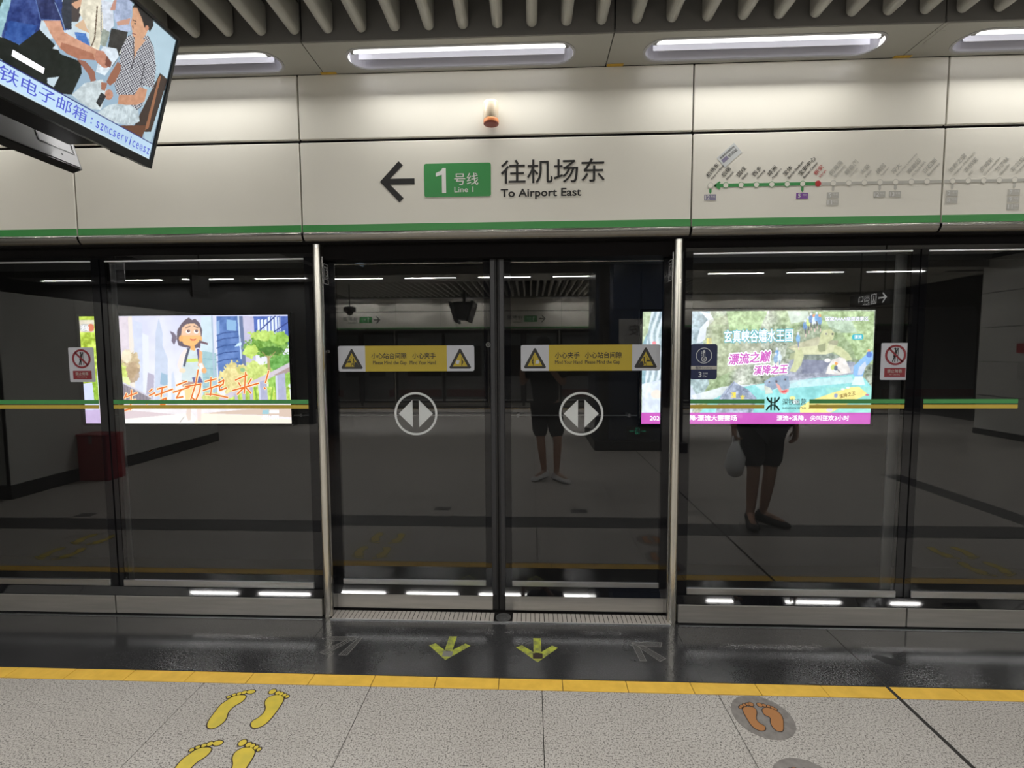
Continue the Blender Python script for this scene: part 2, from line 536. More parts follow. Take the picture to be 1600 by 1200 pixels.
wcount, dcount, tcount = [0], [0], [0]
def build_wall(J, far):
    side = 'back' if far else 'front'
    wall = obj('wall_' + side, MB().box(J[0], J[-1], 0.0, 0.3, 2.168, 3.6).box(J[0], J[-1], 0.05, 0.3, 2.088, 2.168), 'joint_black', kind='structure',
               label='far header wall over the opposite screen doors' if far else 'cream enamel header wall over the platform screen doors')
    for a, b in zip(J[:-1], J[1:]):
        a_, b_ = a + 0.004, b - 0.004
        obj('header_panel', MB().cbox(a_, b_, -0.02, -0.0005, 2.7195, 3.056, 0.0025), 'enamel', wall)
        obj('header_panel', MB().cbox(a_, b_, -0.02, -0.0005, 2.2245, 2.7015, 0.0025), 'enamel', wall)
        obj('green_band', MB().box(a_, b_, -0.0212, -0.0205, 2.2248, 2.262), 'green_stripe', wall)
        obj('cornice', hvert(MB(), CORN, a_ + 0.002, b_ - 0.002), 'trim_steel', wall, smooth=True)
    bmb = MB()
    for a, b in zip(J[:-1], J[1:]):
        if not DOOR_C(a, b):
            bmb.box(a - 0.02, b + 0.02, 0.02, 0.12, 0.0, 0.118)
    base = obj('baseboard_' + side, bmb, 'rubber', kind='structure', label='far steel kick board' if far else 'brushed steel kick board under the fixed glass')
    def window(x0, x1, lb, rb, label, kp=True):
        wcount[0] += 1
        w = empty('window_%d' % wcount[0], ((x0 + x1) / 2 if not far else -0.39 - (x0 + x1) / 2, 0.03 if not far else -10.53, 0.12), kind='structure', label=label)
        g0, g1 = x0 + lb, x1 - rb
        mb = MB().box(x0, x1, 0.03, 0.042, 0.15, 2.12)
        mb.m = [1, 1, 0, 1, 1, 1]
        obj('glass_pane', mb, ['glass_front', 'glass_clear'], w)
        obj('frame_stile', MB().box(x0, g0, 0.0275, 0.06, 0.12, 2.10), 'frit_black', w)
        obj('frame_stile', MB().box(g1, x1, 0.0275, 0.06, 0.12, 2.10), 'frit_black', w)
        obj('top_strip', MB().cbox(g0, g1, 0.022, 0.0295, 2.084, 2.093, 0.002), 'strip_steel', w)
        obj('steel_strip', MB().cbox(g0, g1, 0.019, 0.0292, 0.166, 0.206, 0.003), 'strip_steel', w)
        pr = [(0.028, 0.166), (0.020, 0.164), (-0.0006, 0.1215), (-0.0006, 0.119), (0.028, 0.119)]
        obj('bottom_rail', hvert(MB(), pr, x0, x1), 'frame_black', w)
        k0 = x0 + 0.004
        k1 = x1 - 0.004
        obj('kick_plate', MB().cbox(k0, k1, -0.004, 0.0198, 0.012, 0.118, 0.002), 'kick_steel', base)
        return w
    mull = []
    for i, (a, b) in enumerate(zip(J[:-1], J[1:])):
        if DOOR_C(a, b):
            c = (a + b) / 2
            near_main = (not far) and abs(c + 0.2) < 0.1
            # jamb posts
            for s in (-1, 1):
                tcount[0] += 1
                px = c + 0.004 + s * 1.002
                p = obj('trim_%d' % tcount[0], post_profile(px, 0.0, 2.163), 'post_steel', smooth=False, kind='structure',
                        label='stainless steel door post ' + ('far side' if far else ('left of the sliding doors' if s < 0 else 'right of the sliding doors')))
                xi = px - s * 0.0255
                obj('jamb_cheek', MB().box(min(xi, xi - s * 0.002), max(xi, xi - s * 0.002), 0.026, 0.135, 0.001, 2.1), 'jamb_steel', p)
                if near_main:
                    B = plane((xi - s * 0.0022, 0, 0), (0, -s, 0), (0, 0, 1), (-s, 0, 0))
                    lo, hi = (0.034, 0.094) if s < 0 else (-0.094, -0.034)
                    t = MB()
                    for q, (z0, z1) in enumerate(((2.046, 2.064), (1.985, 2.043), (1.950, 1.980))):
                        t.ring(rrect(lo, hi, z0, z1, 0.003, 2), rrect(lo + 0.0025, hi - 0.0025, z0 + 0.0025, z1 - 0.0025, 0.002, 2), B, 0, 0.0005)
                    text(t, '13' if s < 0 else '12', B, lo + 0.009, hi - 0.009, 1.992, 2.036, 0.0006, bold=0.02)
                    obj('number_label', t, 'label_grey', p, label='grey door number label')
                    if s < 0:
                        obj('key_switch', MB().plate(rrect(0.045, 0.085, 1.40, 1.60, 0.006), B, 0, 0.003).lathe([(0.0001, 0), (0.0001, 0.001)], (0, 0, -5), 4), 'frame_black', p)
                        obj('key_barrel', MB().tube([B(0.066, 1.565, 0.002), B(0.066, 1.565, 0.010)], 0.011, 14), 'chrome', p)
            # two sliding leaves
            for s in (-1, 1):
                dcount[0] += 1
                sx = lambda q: c + 0.008 + s * q           # q = distance from the seam
                X = lambda q0, q1: (min(sx(q0), sx(q1)), max(sx(q0), sx(q1)))
                ex = sx(0.5)
                d = empty('door_%d' % dcount[0], (ex if not far else -0.39 - ex, 0.10 if not far else -10.60, 0.01), kind='structure',
                          label=('far sliding glass door leaf' if far else ('left' if s < 0 else 'right') + ' sliding glass door leaf with black frame'))
                x0, x1 = X(0.041, 0.965)
                mb = MB().box(x0, x1, 0.105, 0.117, 0.16, 2.10)
                mb.m = [1, 1, 0, 1, 1, 1]
                obj('glass_pane', mb, ['glass_front', 'glass_clear'], d)
                x0, x1 = X(0.0415, 0.078)
                obj('frame_stile', MB().box(x0, x1, 0.1025, 0.13, 0.105, 2.10), 'frit_black', d)
                x0, x1 = X(0.945, 0.985)
                obj('frame_stile', MB().box(x0, x1, 0.1025, 0.13, 0.012, 2.10), 'frit_black', d)
                x0, x1 = X(0.011, 0.041)
                obj('meeting_stile', MB().cbox(x0, x1, 0.094, 0.13, 0.105, 2.10, 0.004), 'stile_grey', d)
                x0, x1 = X(0.0015, 0.0365)
                obj('rubber_seal', MB().cbox(x0, x1, 0.0985, 0.13, 0.012, 2.10, 0.003), 'rubber', d)
                x0, x1 = X(0.078, 0.945)
                obj('top_strip', MB().cbox(x0, x1, 0.098, 0.1045, 2.066, 2.071, 0.002), 'trim_steel', d)
                obj('steel_strip', MB().cbox(x0, x1, 0.096, 0.1045, 0.160, 0.194, 0.003), 'strip_steel', d)
                pr = [(0.112, 0.160), (0.1055, 0.159), (0.0812, 0.1085), (0.112, 0.1075)]
                x0, x1 = X(0.037, 0.985)
                obj('bottom_rail', hvert(MB(), pr, x0, x1), 'frame_black', d)
                x0, x1 = X(0.0375, 0.985)
                obj('kick_plate', MB().cbox(x0, x1, 0.094, 0.12, 0.014, 0.106, 0.002), 'kick_steel', d)
                if near_main and s < 0:
                    lk_ = obj('lock', MB().tube([(-0.2445, 0.1025, 1.600), (-0.2445, 0.094, 1.600)], 0.0145, 18), 'chrome', d)
                    obj('keyhole', MB().ring(circ(-0.2445, 1.6, 0.009, 16), circ(-0.2445, 1.6, 0.0055, 16), front(0.094), 0, 0.001), 'ink_black', lk_)
            # threshold
            tcount[0] += 1
            sill = obj('trim_%d' % tcount[0], MB().cbox(c - 0.975, c + 0.995, -0.016, 0.105, -0.003, 0.004, 0.001), 'joint_black', kind='structure', label='far door sill' if far else 'ribbed steel door sill')
            obj('sill_nosing', MB().cbox(c - 0.975, c + 0.995, -0.0175, -0.010, -0.003, 0.0075, 0.001), 'strip_steel', sill)
            if near_main:
                rb = MB()
                n = 74
                for k in range(n):
                    if 36 <= k <= 39:
                        continue
                    x = c - 0.972 + k * 1.964 / n
                    rb.cbox(x + 0.0018, x + 0.0248, -0.009, 0.078, 0.003, 0.0072, 0.0008)
                obj('sill_ribs', rb, 'tread_steel', sill, kind='stuff')
                bx = c - 0.972 + 38 * 1.964 / n
                obj('sill_boss', MB().lathe([(0.045, 0.0), (0.045, 0.0015), (0.036, 0.0018), (0.034, 0.0005), (0.022, 0.0005), (0.020, 0.002), (0.004, 0.0025)], (bx, 0.035, 0.004), 28), 'dark_band', sill)
            else:
                obj('sill_plate', MB().cbox(c - 0.97, c + 0.99, -0.009, 0.10, 0.003, 0.007, 0.001), 'tread_steel', sill)
        else:
            leftdoor = i > 0 and DOOR_C(J[i - 1], a)
            rightdoor = i + 1 < len(J) - 1 and DOOR_C(b, J[i + 2])
            sh = lambda q: q + (0.066 if q < -1.5 else -0.05)
            x0 = a - 0.027 if leftdoor else sh(a)
            x1 = b + 0.036 if rightdoor else sh(b)
            lb = 0.058 if leftdoor else 0.036
            rb_ = 0.058 if rightdoor else 0.048
            m_ = (a + b) / 2
            lab = 'far fixed glass panel' if far else {-3.19: 'fixed dark glass panel at the far left', -1.90: 'fixed dark glass panel left of the sliding doors',
                                                       1.50: 'fixed dark glass panel right of the sliding doors', 2.79: 'fixed dark glass panel at the far right'}.get(round(m_, 2), 'fixed dark glass panel')
            window(x0, x1, lb, rb_, lab)
            if rightdoor or (not leftdoor and not rightdoor):
                mull.append(x0)
    for x in mull:
        tcount[0] += 1
        t = obj('trim_%d' % tcount[0], MB().box(x - 0.0025, x + 0.0025, 0.022, 0.05, 0.12, 2.1), 'frame_black', kind='structure', label='far mullion' if far else 'black mullion between two fixed glass panels')
        obj('column', MB().cbox(x + (-0.125 if not far and x < 0 else -0.062), x + (0.012 if not far and x < 0 else 0.075), 0.115, 0.130, -0.2, 2.6, 0.004), 'column_grey', t)

build_wall(J_NEAR, False)
XF[0] = lambda p: (-0.39 - p[0], -10.5 - p[1], p[2])
build_wall(J_FAR, True)
XF[0] = None

# ------------------------------------------------------------------ ceiling
ZS = 3.057
ceiling = obj('ceiling', MB().box(-12, 13, -10.5, 0.0, 3.75, 3.85), 'deck_black', kind='structure', label='dark ceiling void over the grey baffles')
def pill(a, r, n=12, cx=0.0, cy=0.0):
    p = []
    for k in range(n + 1):
        t = math.radians(-90 + 180 * k / n)
        p.append((cx + a - r + r * math.cos(t), cy + r * math.sin(t)))
    for k in range(n + 1):
        t = math.radians(90 + 180 * k / n)
        p.append((cx - a + r + r * math.cos(t), cy + r * math.sin(t)))
    return p
def holed(mb, x0, x1, y0, y1, hole, z, th):
    # flat panel with a pill opening; origin is the centre of the opening
    def out(p):
        dx, dy = p
        s = min([v for v in ((x1 if dx > 0 else x0) / dx if abs(dx) > 1e-9 else 1e9, (y1 if dy > 0 else y0) / dy if abs(dy) > 1e-9 else 1e9) if v > 0])
        return (dx * s, dy * s)
    hs = sorted(hole, key=lambda p: math.atan2(p[1], p[0]))
    outs = [out(p) for p in hs]
    corners = [(x0, y0), (x1, y0), (x1, y1), (x0, y1)]
    ang = lambda p: math.atan2(p[1], p[0])
    n = len(hs)
    v = [(x, y, z) for x, y in hs] + [(x, y, z) for x, y in outs] + [(x, y, z) for x, y in corners] + [(x, y, z + th) for x, y in corners]
    f = []
    for i in range(n):
        j = (i + 1) % n
        a, b = ang(hs[i]), ang(hs[j])
        if b < a: b += 2 * math.pi
        cs = []
        for q, c in enumerate(corners):
            t = ang(c)
            for tt in (t, t + 2 * math.pi):
                if a + 1e-6 < tt < b - 1e-6:
                    cs.append((tt, 2 * n + q))
        cs = [q for _, q in sorted(cs)]
        f.append(tuple(reversed([i, n + i] + cs + [n + j, j])))
    o = 2 * n
    f += [(o, o + 1, o + 5, o + 4), (o + 1, o + 2, o + 6, o + 5), (o + 2, o + 3, o + 7, o + 6), (o + 3, o, o + 4, o + 7)]
    mb.add(v, f)
    return mb
HOLE = pill(0.578, 0.0885)
def soffit_row(cy, y0, y1, x_first, n, m='soffit_paint'):
    mb = holed(MB(), -0.750, 0.750, y0, y1, HOLE, 0.0, 0.02)
    mb.v = [(x + x_first, y + cy, z + ZS) for x, y, z in mb.v]
    p = obj('soffit_panel', mb, m, ceiling)
    for k in range(1, n):
        piece(p, 1.505 * k)
X_FIX = 1.1505
soffit_row(-0.138, -0.136, 0.117, X_FIX - 1.505 * 4, 9)
soffit_row(-10.362, -0.117, 0.136, X_FIX - 1.505 * 5, 11)
soffit_row(-3.75, -0.45, 0.45, X_FIX - 1.505 * 5, 11)
soffit_row(-6.75, -0.45, 0.45, X_FIX - 0.17 - 1.505 * 7, 13)
def fascia_row(y0, y1, x0, n, z1=3.42):
    f = obj('fascia_panel', MB().cbox(x0 + 0.003, x0 + 1.502, y0, y1, ZS, z1, 0.002), 'fascia_paint', ceiling)
    for k in range(1, n):
        piece(f, 1.505 * k)
fascia_row(-0.284, -0.274, -5.62, 9)
fascia_row(-10.226, -10.216, -7.13, 11)
fascia_row(-3.302, -3.292, -7.13, 11)
fascia_row(-4.21, -4.20, -7.13, 11)
fascia_row(-6.30, -6.29, -10.14, 13)
fascia_row(-7.208, -7.198, -10.14, 13)
# flat centre panels
fp = obj('ceiling_panel', MB().cbox(-7.13 + 0.004, -7.13 + 1.501, -6.285, -5.255, 3.28, 3.30, 0.002), 'flat_ceiling', ceiling)
for k in range(1, 11):
    piece(fp, 1.505 * k)
for k in range(11):
    piece(fp, 1.505 * k, 1.035)
# baffles
def slat_mb(x, y0, y1):
    r, zb, zt = 0.0255, 3.082, 3.22
    pr = [(x - r, zt)] + [(x - r * math.cos(math.radians(a)), zb + r - r * math.sin(math.radians(a))) for a in range(0, 181, 20)] + [(x + r, zt)]
    n = len(pr)
    mb = MB()
    mb.add([(a, y0, b) for a, b in pr] + [(a, y1, b) for a, b in pr], [(i, n + i, n + i + 1, i + 1) for i in range(n - 1)] + [tuple(range(n)), tuple(reversed(range(n, 2 * n))), (n - 1, 2 * n - 1, n, 0)])
    return mb
s0 = obj('slat', slat_mb(0.009 - 0.1625 * 25, -3.285, -0.300), 'slat_grey', ceiling, smooth=False)
for k in range(1, 52):
    piece(s0, 0.1625 * k)
s1 = obj('slat', slat_mb(0.009 - 0.1625 * 31, -10.205, -7.215), 'slat_grey', ceiling)
for k in range(1, 88):
    piece(s1, 0.1625 * k)
# strips of yellow tape left on the soffit edge
for x in (-1.122, 0.403, 1.862):
    obj('tape_mark', MB().box(x, x + 0.085, -0.040, -0.021, 3.054, 3.0566), 'tape_yellow', ceiling)
obj('conduit_mark', MB().box(1.925, 1.928, -0.27, -0.13, 3.0555, 3.0565).box(1.895, 1.955, -0.222, -0.219, 3.0555, 3.0565), 'ink_grey', ceiling)

# ------------------------------------------------------------------ fluorescent fixtures
def fixture():
    c = (X_FIX, -0.138, ZS)
    t = empty('ceiling_light', c, label='', cat='light', group='fluorescent fixtures in the soffit')
    Bd = plane(c, (1, 0, 0), (0, -1, 0), (0, 0, -1))
    obj('rim', MB().ring(pill(0.584, 0.0945), pill(0.572, 0.0825), Bd, -0.003, 0.003), 'rim_white', t)
    a, b = pill(0.574, 0.0845), pill(0.56, 0.062)
    n = len(a)
    mb = MB().add([Bd(x, y, 0.0) for x, y in a] + [Bd(x, y, -0.12) for x, y in b], [(i, (i + 1) % n, n + (i + 1) % n, n + i) for i in range(n)] + [tuple(range(n, 2 * n))])
    obj('reflector', mb, 'reflector', t)
    obj('tube', MB().tube([(c[0] - 0.53, c[1] - 0.050, ZS + 0.014), (c[0] + 0.53, c[1] - 0.051, ZS + 0.014)], 0.015, 10), 'tube', t, smooth=False)
    for s in (-1, 1):
        obj('socket', MB().cbox(c[0] + s * 0.536 - 0.011, c[0] + s * 0.536 + 0.011, c[1] - 0.066, c[1] - 0.036, ZS + 0.0005, ZS + 0.05, 0.003), 'socket', t)
    obj('added_light_block', MB().add([(c[0] + a, c[1] + y, ZS + z) for a in (-0.535, 0.535) for y, z in ((-0.0818, 0.002), (-0.0568, 0.118), (-0.0558, 0.118), (-0.0803, 0.002))], [(0, 1, 5, 4), (3, 7, 6, 2), (0, 4, 7, 3), (1, 2, 6, 5), (0, 3, 2, 1), (4, 5, 6, 7)]), 'deck_black', t)  # unseen black plate, added to absorb strip light inside the recess
    obj('added_light_shield', MB().box(c[0] - 0.53, c[0] + 0.53, c[1] + 0.020, c[1] + 0.0225, ZS + 0.0105, ZS + 0.11), 'reflector', t)  # added blade that cuts the strip's light off the top of the header
    return t
def strip(name, w, power):
    l = bpy.data.lights.new(name, 'AREA')
    l.shape = 'RECTANGLE'
    l.size, l.size_y = 1.05, w
    l.energy = power
    l.color = (1.0, 0.985, 0.95)
    return l
L_SCREEN, L_HALL, L_FAR = strip('strip_screen', 0.009, P_SCREEN), strip('strip_hall', 0.07, P_HALL), strip('strip_far', 0.006, P_FAR)
proto = fixture()
lo = bpy.data.objects.new('lamp', L_SCREEN)
COL.objects.link(lo)
lo.parent = proto
lo.location = (0, 0, 0.033)
TILT = math.radians(51)
def put_light(cx, cy, rot, data, label, z=0.033):
    if abs(cx - X_FIX) < 1e-6 and abs(cy + 0.138) < 1e-6:
        o = proto
        o['label'] = label
    else:
        o = dup(proto, (cx - X_FIX, cy + 0.138, 0), label=label)
    o.rotation_euler = (0, 0, rot)
    for ch in o.children:
        if ch.type == 'LIGHT':
            ch.data = data
            ch.location = (0, 0, z)
            ch.rotation_euler = (-TILT if data is not L_HALL else 0.0, 0, 0)
    return o
ORD = 'first second third fourth fifth sixth seventh eighth ninth tenth eleventh twelfth thirteenth'.split()
names_ = {-2: 'fluorescent soffit light half hidden behind the hanging screen', -1: 'fluorescent soffit light above the orange topped beacon',
          0: 'fluorescent soffit light above the joint left of the route map', 1: 'fluorescent soffit light cut by the right edge, above the route map end'}
put_light(X_FIX, -0.138, 0, L_SCREEN, names_[0])
for k in (-3, -2, -1, 1, 2):
    put_light(X_FIX + 1.505 * k, -0.138, 0, L_SCREEN, names_.get(k, 'fluorescent soffit light beyond the frame %s' % ('left of the screen' if k < 0 else 'right of the route map')))
for k in range(-4, 5):
    put_light(X_FIX + 1.505 * k, -3.75, 0, L_HALL, 'fluorescent light in the hall row nearest the doors, %s of its row' % ORD[k + 4], 0.012)
for k in range(-7, 5):
    put_light(X_FIX - 0.17 + 1.505 * k, -6.75, 0, L_HALL, 'fluorescent light in the second hall row, mirrored in the glass, %s from the left' % ORD[k + 7], 0.004)
for k in range(-4, 5):
    if k in (-1,):
        continue
    put_light(X_FIX + 1.505 * k, -10.362, math.pi, L_FAR, 'fluorescent light over the opposite header, %s from the left' % ORD[k + 4 if k < -1 else k + 3])

# ------------------------------------------------------------------ tunnel, end walls, blocks of the hall
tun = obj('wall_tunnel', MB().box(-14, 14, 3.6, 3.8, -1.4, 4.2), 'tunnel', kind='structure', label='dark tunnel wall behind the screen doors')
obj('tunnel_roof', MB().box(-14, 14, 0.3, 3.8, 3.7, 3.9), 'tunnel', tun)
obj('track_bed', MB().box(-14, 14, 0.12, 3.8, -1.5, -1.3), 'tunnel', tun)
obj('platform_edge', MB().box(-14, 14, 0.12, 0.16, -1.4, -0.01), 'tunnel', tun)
for z, r, xa, xb in ((0.738, 0.009, -3.12, 1.36),):
    pb = obj('conduit', MB().tube([(xa, 3.42, z), (xb, 3.42, z)], r, 8), 'pipe_grey', tun)
    for k in range(4):
        x = xa + 0.1 + k * (xb - xa - 0.2) / 3
        obj('conduit_clamp', MB().box(x - 0.015, x + 0.015, 3.405, 3.6, z - 0.02, z + 0.02), 'pipe_grey', pb)
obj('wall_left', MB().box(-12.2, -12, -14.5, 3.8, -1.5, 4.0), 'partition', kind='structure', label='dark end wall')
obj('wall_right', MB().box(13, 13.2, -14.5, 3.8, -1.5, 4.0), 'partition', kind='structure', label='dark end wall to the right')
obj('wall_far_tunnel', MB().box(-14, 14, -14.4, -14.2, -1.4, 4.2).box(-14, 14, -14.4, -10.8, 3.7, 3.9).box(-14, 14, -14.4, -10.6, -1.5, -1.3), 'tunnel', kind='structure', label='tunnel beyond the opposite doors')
obj('added_partition', MB().box(-12, -4.75, -7.5, -7.35, 0, 3.75), 'partition', kind='structure', label='added dark partition beyond the stair enclosure, darkening the mirrored view')  # added dark wall hiding the far header so its reflection stays dark
# white stair enclosure, left
blk = obj('stair_enclosure', MB().box(-9.5, -5.62, -5.4, -2.11, 0.0, 2.2), 'grout', kind='structure', label='white stone stair enclosure mirrored at the left')
for k in range(4):
    y1 = -2.06 - 0.84 * k
    obj('stone_panel', MB().cbox(-5.62, -5.57, y1 - 0.836, y1, 0.155, 2.22, 0.003), 'stone_white', blk)
for k in range(4):
    obj('stone_panel', MB().cbox(-5.574 - 0.97 * (k + 1), -5.574 - 0.97 * k - 0.004, -2.11, -2.06, 0.155, 2.22, 0.003), 'stone_white', blk)
obj('skirting', MB().cbox(-9.5, -5.565, -5.42, -2.055, 0.0, 0.152, 0.003), 'skirting_black', blk)
# white clad block, right
blk = obj('service_block', MB().box(8.34, 11.5, -6.4, -2.1, 0.0, 3.3), 'grout', kind='structure', label='white panelled service block mirrored at the right')
for k in range(5):
    for q in range(3):
        obj('cladding_panel', MB().cbox(8.30, 8.34, -6.4 + 1.43 * q + 0.004, -6.4 + 1.43 * (q + 1) - 0.004, 0.1 + 0.62 * k + 0.005, 0.1 + 0.62 * (k + 1) - 0.005, 0.003), 'stone_white', blk)
obj('skirting', MB().cbox(8.29, 11.5, -6.41, -2.1, 0.0, 0.1, 0.003), 'skirting_black', blk)
B = plane((8.298, 0, 0), (0, -1, 0), (0, 0, 1), (-1, 0, 0))
obj('red_notice', MB().plate(rect(4.9, 5.7, 1.50, 1.66), B, 0, 0.012), 'red_paint', blk)
obj('hose_box', MB().cbox(8.12, 8.298, -5.5, -5.05, 1.05, 1.36, 0.006), 'column_grey', blk)
# blue enamelled column
col = obj('blue_column', MB().cbox(1.09, 2.36, -5.86, -4.615, 0.0, 3.28, 0.05), 'grout', kind='structure', label='dark blue enamelled column mirrored beside the right door leaf')
for z0, z1 in ((0.16, 2.195), (2.205, 3.27)):
    for x0, x1 in ((1.28, 1.70), (1.706, 2.19)):
        obj('enamel_panel', MB().cbox(x0, x1, -4.615, -4.57, z0, z1, 0.003), 'column_blue', col)
    obj('enamel_panel', MB().plate([(1.276, -4.572), (1.05, -4.79), (1.07, -4.81), (1.29, -4.60)], lambda x, y, d: (x, y, d), z0, z1, back=True), 'column_blue', col)
    obj('enamel_panel', MB().cbox(1.04, 1.08, -5.68, -4.80, z0, z1, 0.003), 'column_blue', col)
obj('plinth', MB().cbox(1.0, 2.4, -5.9, -4.53, 0.0, 0.15, 0.004), 'skirting_black', col)

# ------------------------------------------------------------------ beacon on the upper header panel
bx, by = -0.205, -0.064
t = empty('alarm_beacon', (bx, -0.02, 2.76), label='small cream wall beacon with an orange red base on the upper header panel', cat='beacon')
obj('lens', MB().lathe([(0.0385, 0.0), (0.0395, 0.004), (0.0395, 0.082), (0.036, 0.090), (0.028, 0.094)], (bx, by, 2.776), 28), 'beacon_cream', t, smooth=True, label='cream translucent lens')
obj('collar', MB().lathe([(0.040, 0.0), (0.0405, 0.003), (0.0405, 0.016), (0.0395, 0.019)], (bx, by, 2.757), 28), 'beacon_orange', t, smooth=True, label='orange collar')
obj('cap', MB().lathe([(0.030, 0.0), (0.0395, 0.003), (0.0395, 0.005)], (bx, by, 2.7525), 28), 'beacon_red', t, label='dark red underside')
obj('bracket', MB().cbox(bx - 0.016, bx + 0.016, -0.034, -0.0205, 2.775, 2.850, 0.003), 'beacon_cream', t)

# ------------------------------------------------------------------ direction sign and route map on the lower header panels
def direction_sign(cn, en, Y, dx, label):
    Bf = front(Y)
    B = lambda x, y, d=0.0: Bf(x + dx, y, d)
    o = XF[0](B(-0.2, 2.48)) if XF[0] else B(-0.2, 2.48)
    t = empty('direction_sign', o, label=label, cat='sign')
    a = MB()
    a.plate([(-0.628, 2.502), (-0.628, 2.471), (-0.7625, 2.471), (-0.690, 2.398), (-0.713, 2.376), (-0.8185, 2.4865), (-0.7135, 2.594), (-0.690, 2.572), (-0.7625, 2.502)], B, 0, 0.0012)
    obj('arrow', a, 'ink_black', t)
    p = obj('line_plate', MB().plate(rrect(-0.575, -0.212, 2.400, 2.577, 0.012), B, 0, 0.0012), 'plate_green', t, label='green rounded line plate')
    w = MB()
    w.plate([(-0.478, 2.421), (-0.456, 2.421), (-0.456, 2.552), (-0.474, 2.552), (-0.484, 2.538), (-0.511, 2.527), (-0.511, 2.508), (-0.478, 2.518)], B, 0, 0.0016)
    text(w, '号线', B, -0.411, -0.280, 2.461, 2.525, 0.0016, bold=0.004)
    text(w, 'Line 1', B, -0.411, -0.308, 2.423, 2.452, 0.0016, bold=0.002)
    obj('lettering', w, 'ink_white', p)
    w = MB()
    text(w, cn, B, -0.158, 0.398 if len(cn) > 3 else 0.25, 2.464, 2.588, 0.0012, bold=0.006)
    obj('chinese_lettering', w, 'ink_black', t)
    w = MB()
    text(w, en, B, -0.160, 0.274 if len(cn) > 3 else 0.10, 2.380, 2.436, 0.0012, bold=0.022)
    obj('english_lettering', w, 'ink_black', t)
direction_sign('往机场东', 'To Airport East', -0.0202, 0.0, 'green and black Line 1 direction sign with left arrow over the sliding doors')
XF[0] = lambda p: (-0.39 - p[0], -10.5 - p[1], p[2])
for k in (0, 1):
    direction_sign('往罗湖', 'To Luohu', -0.0202, 4.696 * k, 'direction sign with arrow on the opposite header, mirrored in the glass' if k else 'direction sign on the opposite header in the unlit stretch')
XF[0] = None

B = front(-0.0202)
t = empty('route_map', (1.7, -0.0202, 2.434), label='Line 1 route map with green and grey station line on the lower header panels', cat='map')
ZL = 2.434
st = [0.956 + 0.0796 * k for k in range(15)] + [2.196 + 0.0775 * k for k in range(7)]
w = MB()
w.plate([(1.513, ZL - 0.0085), (1.513, ZL + 0.0085), (0.990, ZL + 0.0085), (0.990, ZL - 0.0085)][::-1], B, 0, 0.0009)
w.stroke([(1.003, ZL + 0.016), (0.980, ZL), (1.003, ZL - 0.016)], 0.010, B, 0.0011)
obj('green_line', w, 'plate_green', t, label='green line to the airport end with arrow head')
w = MB()
w.plate(rect(1.530, 2.142, ZL - 0.0085, ZL + 0.0065), B, 0, 0.0009)
w.plate(rect(2.154, 2.70, ZL - 0.0085, ZL + 0.0065), B, 0, 0.0009)
obj('grey_line', w, 'map_grey', t, label='faded grey line of passed stations')
dots = [(0.956, 0)] + [(0.956 + 0.0796 * k, 0) for k in range(1, 7)]
def station(x, ringm, fill):
    r_ = obj('station_dot', MB().plate(circ(x, ZL, 0.0155, 20), B, 0, 0.0013), ringm, t)
    if fill:
        obj('dot_face', MB().plate(circ(x, ZL, 0.0128, 20), B, 0, 0.0016), fill, r_)
for k in range(7):
    station(0.956 + 0.0796 * k, 'plate_green' if k else 'map_grey', 'enamel')
station(1.513, 'ink_red', None)
GX = [1.591 + 0.0793 * k for k in range(7)] + [2.196 + 0.0775 * k for k in range(6)]
for x in GX:
    station(x, 'map_grey', 'enamel')
def tick(x, m):
    obj('tick', MB().plate([(x - 0.006, ZL - 0.016), (x - 0.006, ZL - 0.034), (x, ZL - 0.043), (x + 0.006, ZL - 0.034), (x + 0.006, ZL - 0.016)], B, 0, 0.001), m, t)
def line_box(x, q, n, m):
    z1 = 2.388 - 0.037 * q
    b = obj('line_number', MB().plate(rect(x - 0.031, x + 0.030, z1 - 0.0305, z1), B, 0, 0.001), m, t)
    w = MB()
    x1 = x - 0.003 if len(n) > 1 else x - 0.009
    text(w, n, B, x - 0.026 if len(n) > 1 else x - 0.022, x1, z1 - 0.026, z1 - 0.0045, 0.0014, bold=0.02)
    text(w, '号线', B, x + 0.002, x + 0.025, z1 - 0.017, z1 - 0.006, 0.0014)
    obj('lettering', w, 'ink_white', b)
tick(0.956, 'plate_green'); line_box(0.956, 0, '12', 'ink_mauve')
tick(1.4336, 'plate_green'); line_box(1.4336, 0, '5', 'ink_purple')
for x, ns in ((GX[0], ('5', '11')), (GX[3], ('12',)), (GX[4], ('13',)), (GX[7], ('2', '8')), (GX[11], ('7', '9', '11'))):
    tick(x, 'map_grey')
    for q, n in enumerate(ns):
        line_box(x, q, n, 'map_grey')
R45 = math.radians(49)
def station_name(x, cn, en, m):
    w = MB()
    n = len(cn)
    text(w, cn, B, x - 0.010, x - 0.010 + 0.0285 * n, ZL + 0.040, ZL + 0.040 + 0.0245, 0.0009, rot=R45, bold=0.008)
    text(w, en, B, x + 0.008, x + 0.008 + 0.0076 * len(en) + 0.004, ZL + 0.027, ZL + 0.027 + 0.0125, 0.0009, rot=R45, bold=0.012)
    obj('station_name', w, m, t)
GREEN_ST = [('机场东', 'Airport East'), ('后瑞', 'Hourui'), ('固戍', 'Gushu'), ('西乡', 'Xixiang'), ('坪洲', 'Pingzhou'), ('宝体', "Bao'an Stadium"), ('宝安中心', "Bao'an Center")]
for k, (c, e) in enumerate(GREEN_ST):
    station_name(0.956 + 0.0796 * k, c, e, 'ink_black')
station_name(1.513, '新安', "Xin'an", 'ink_red')
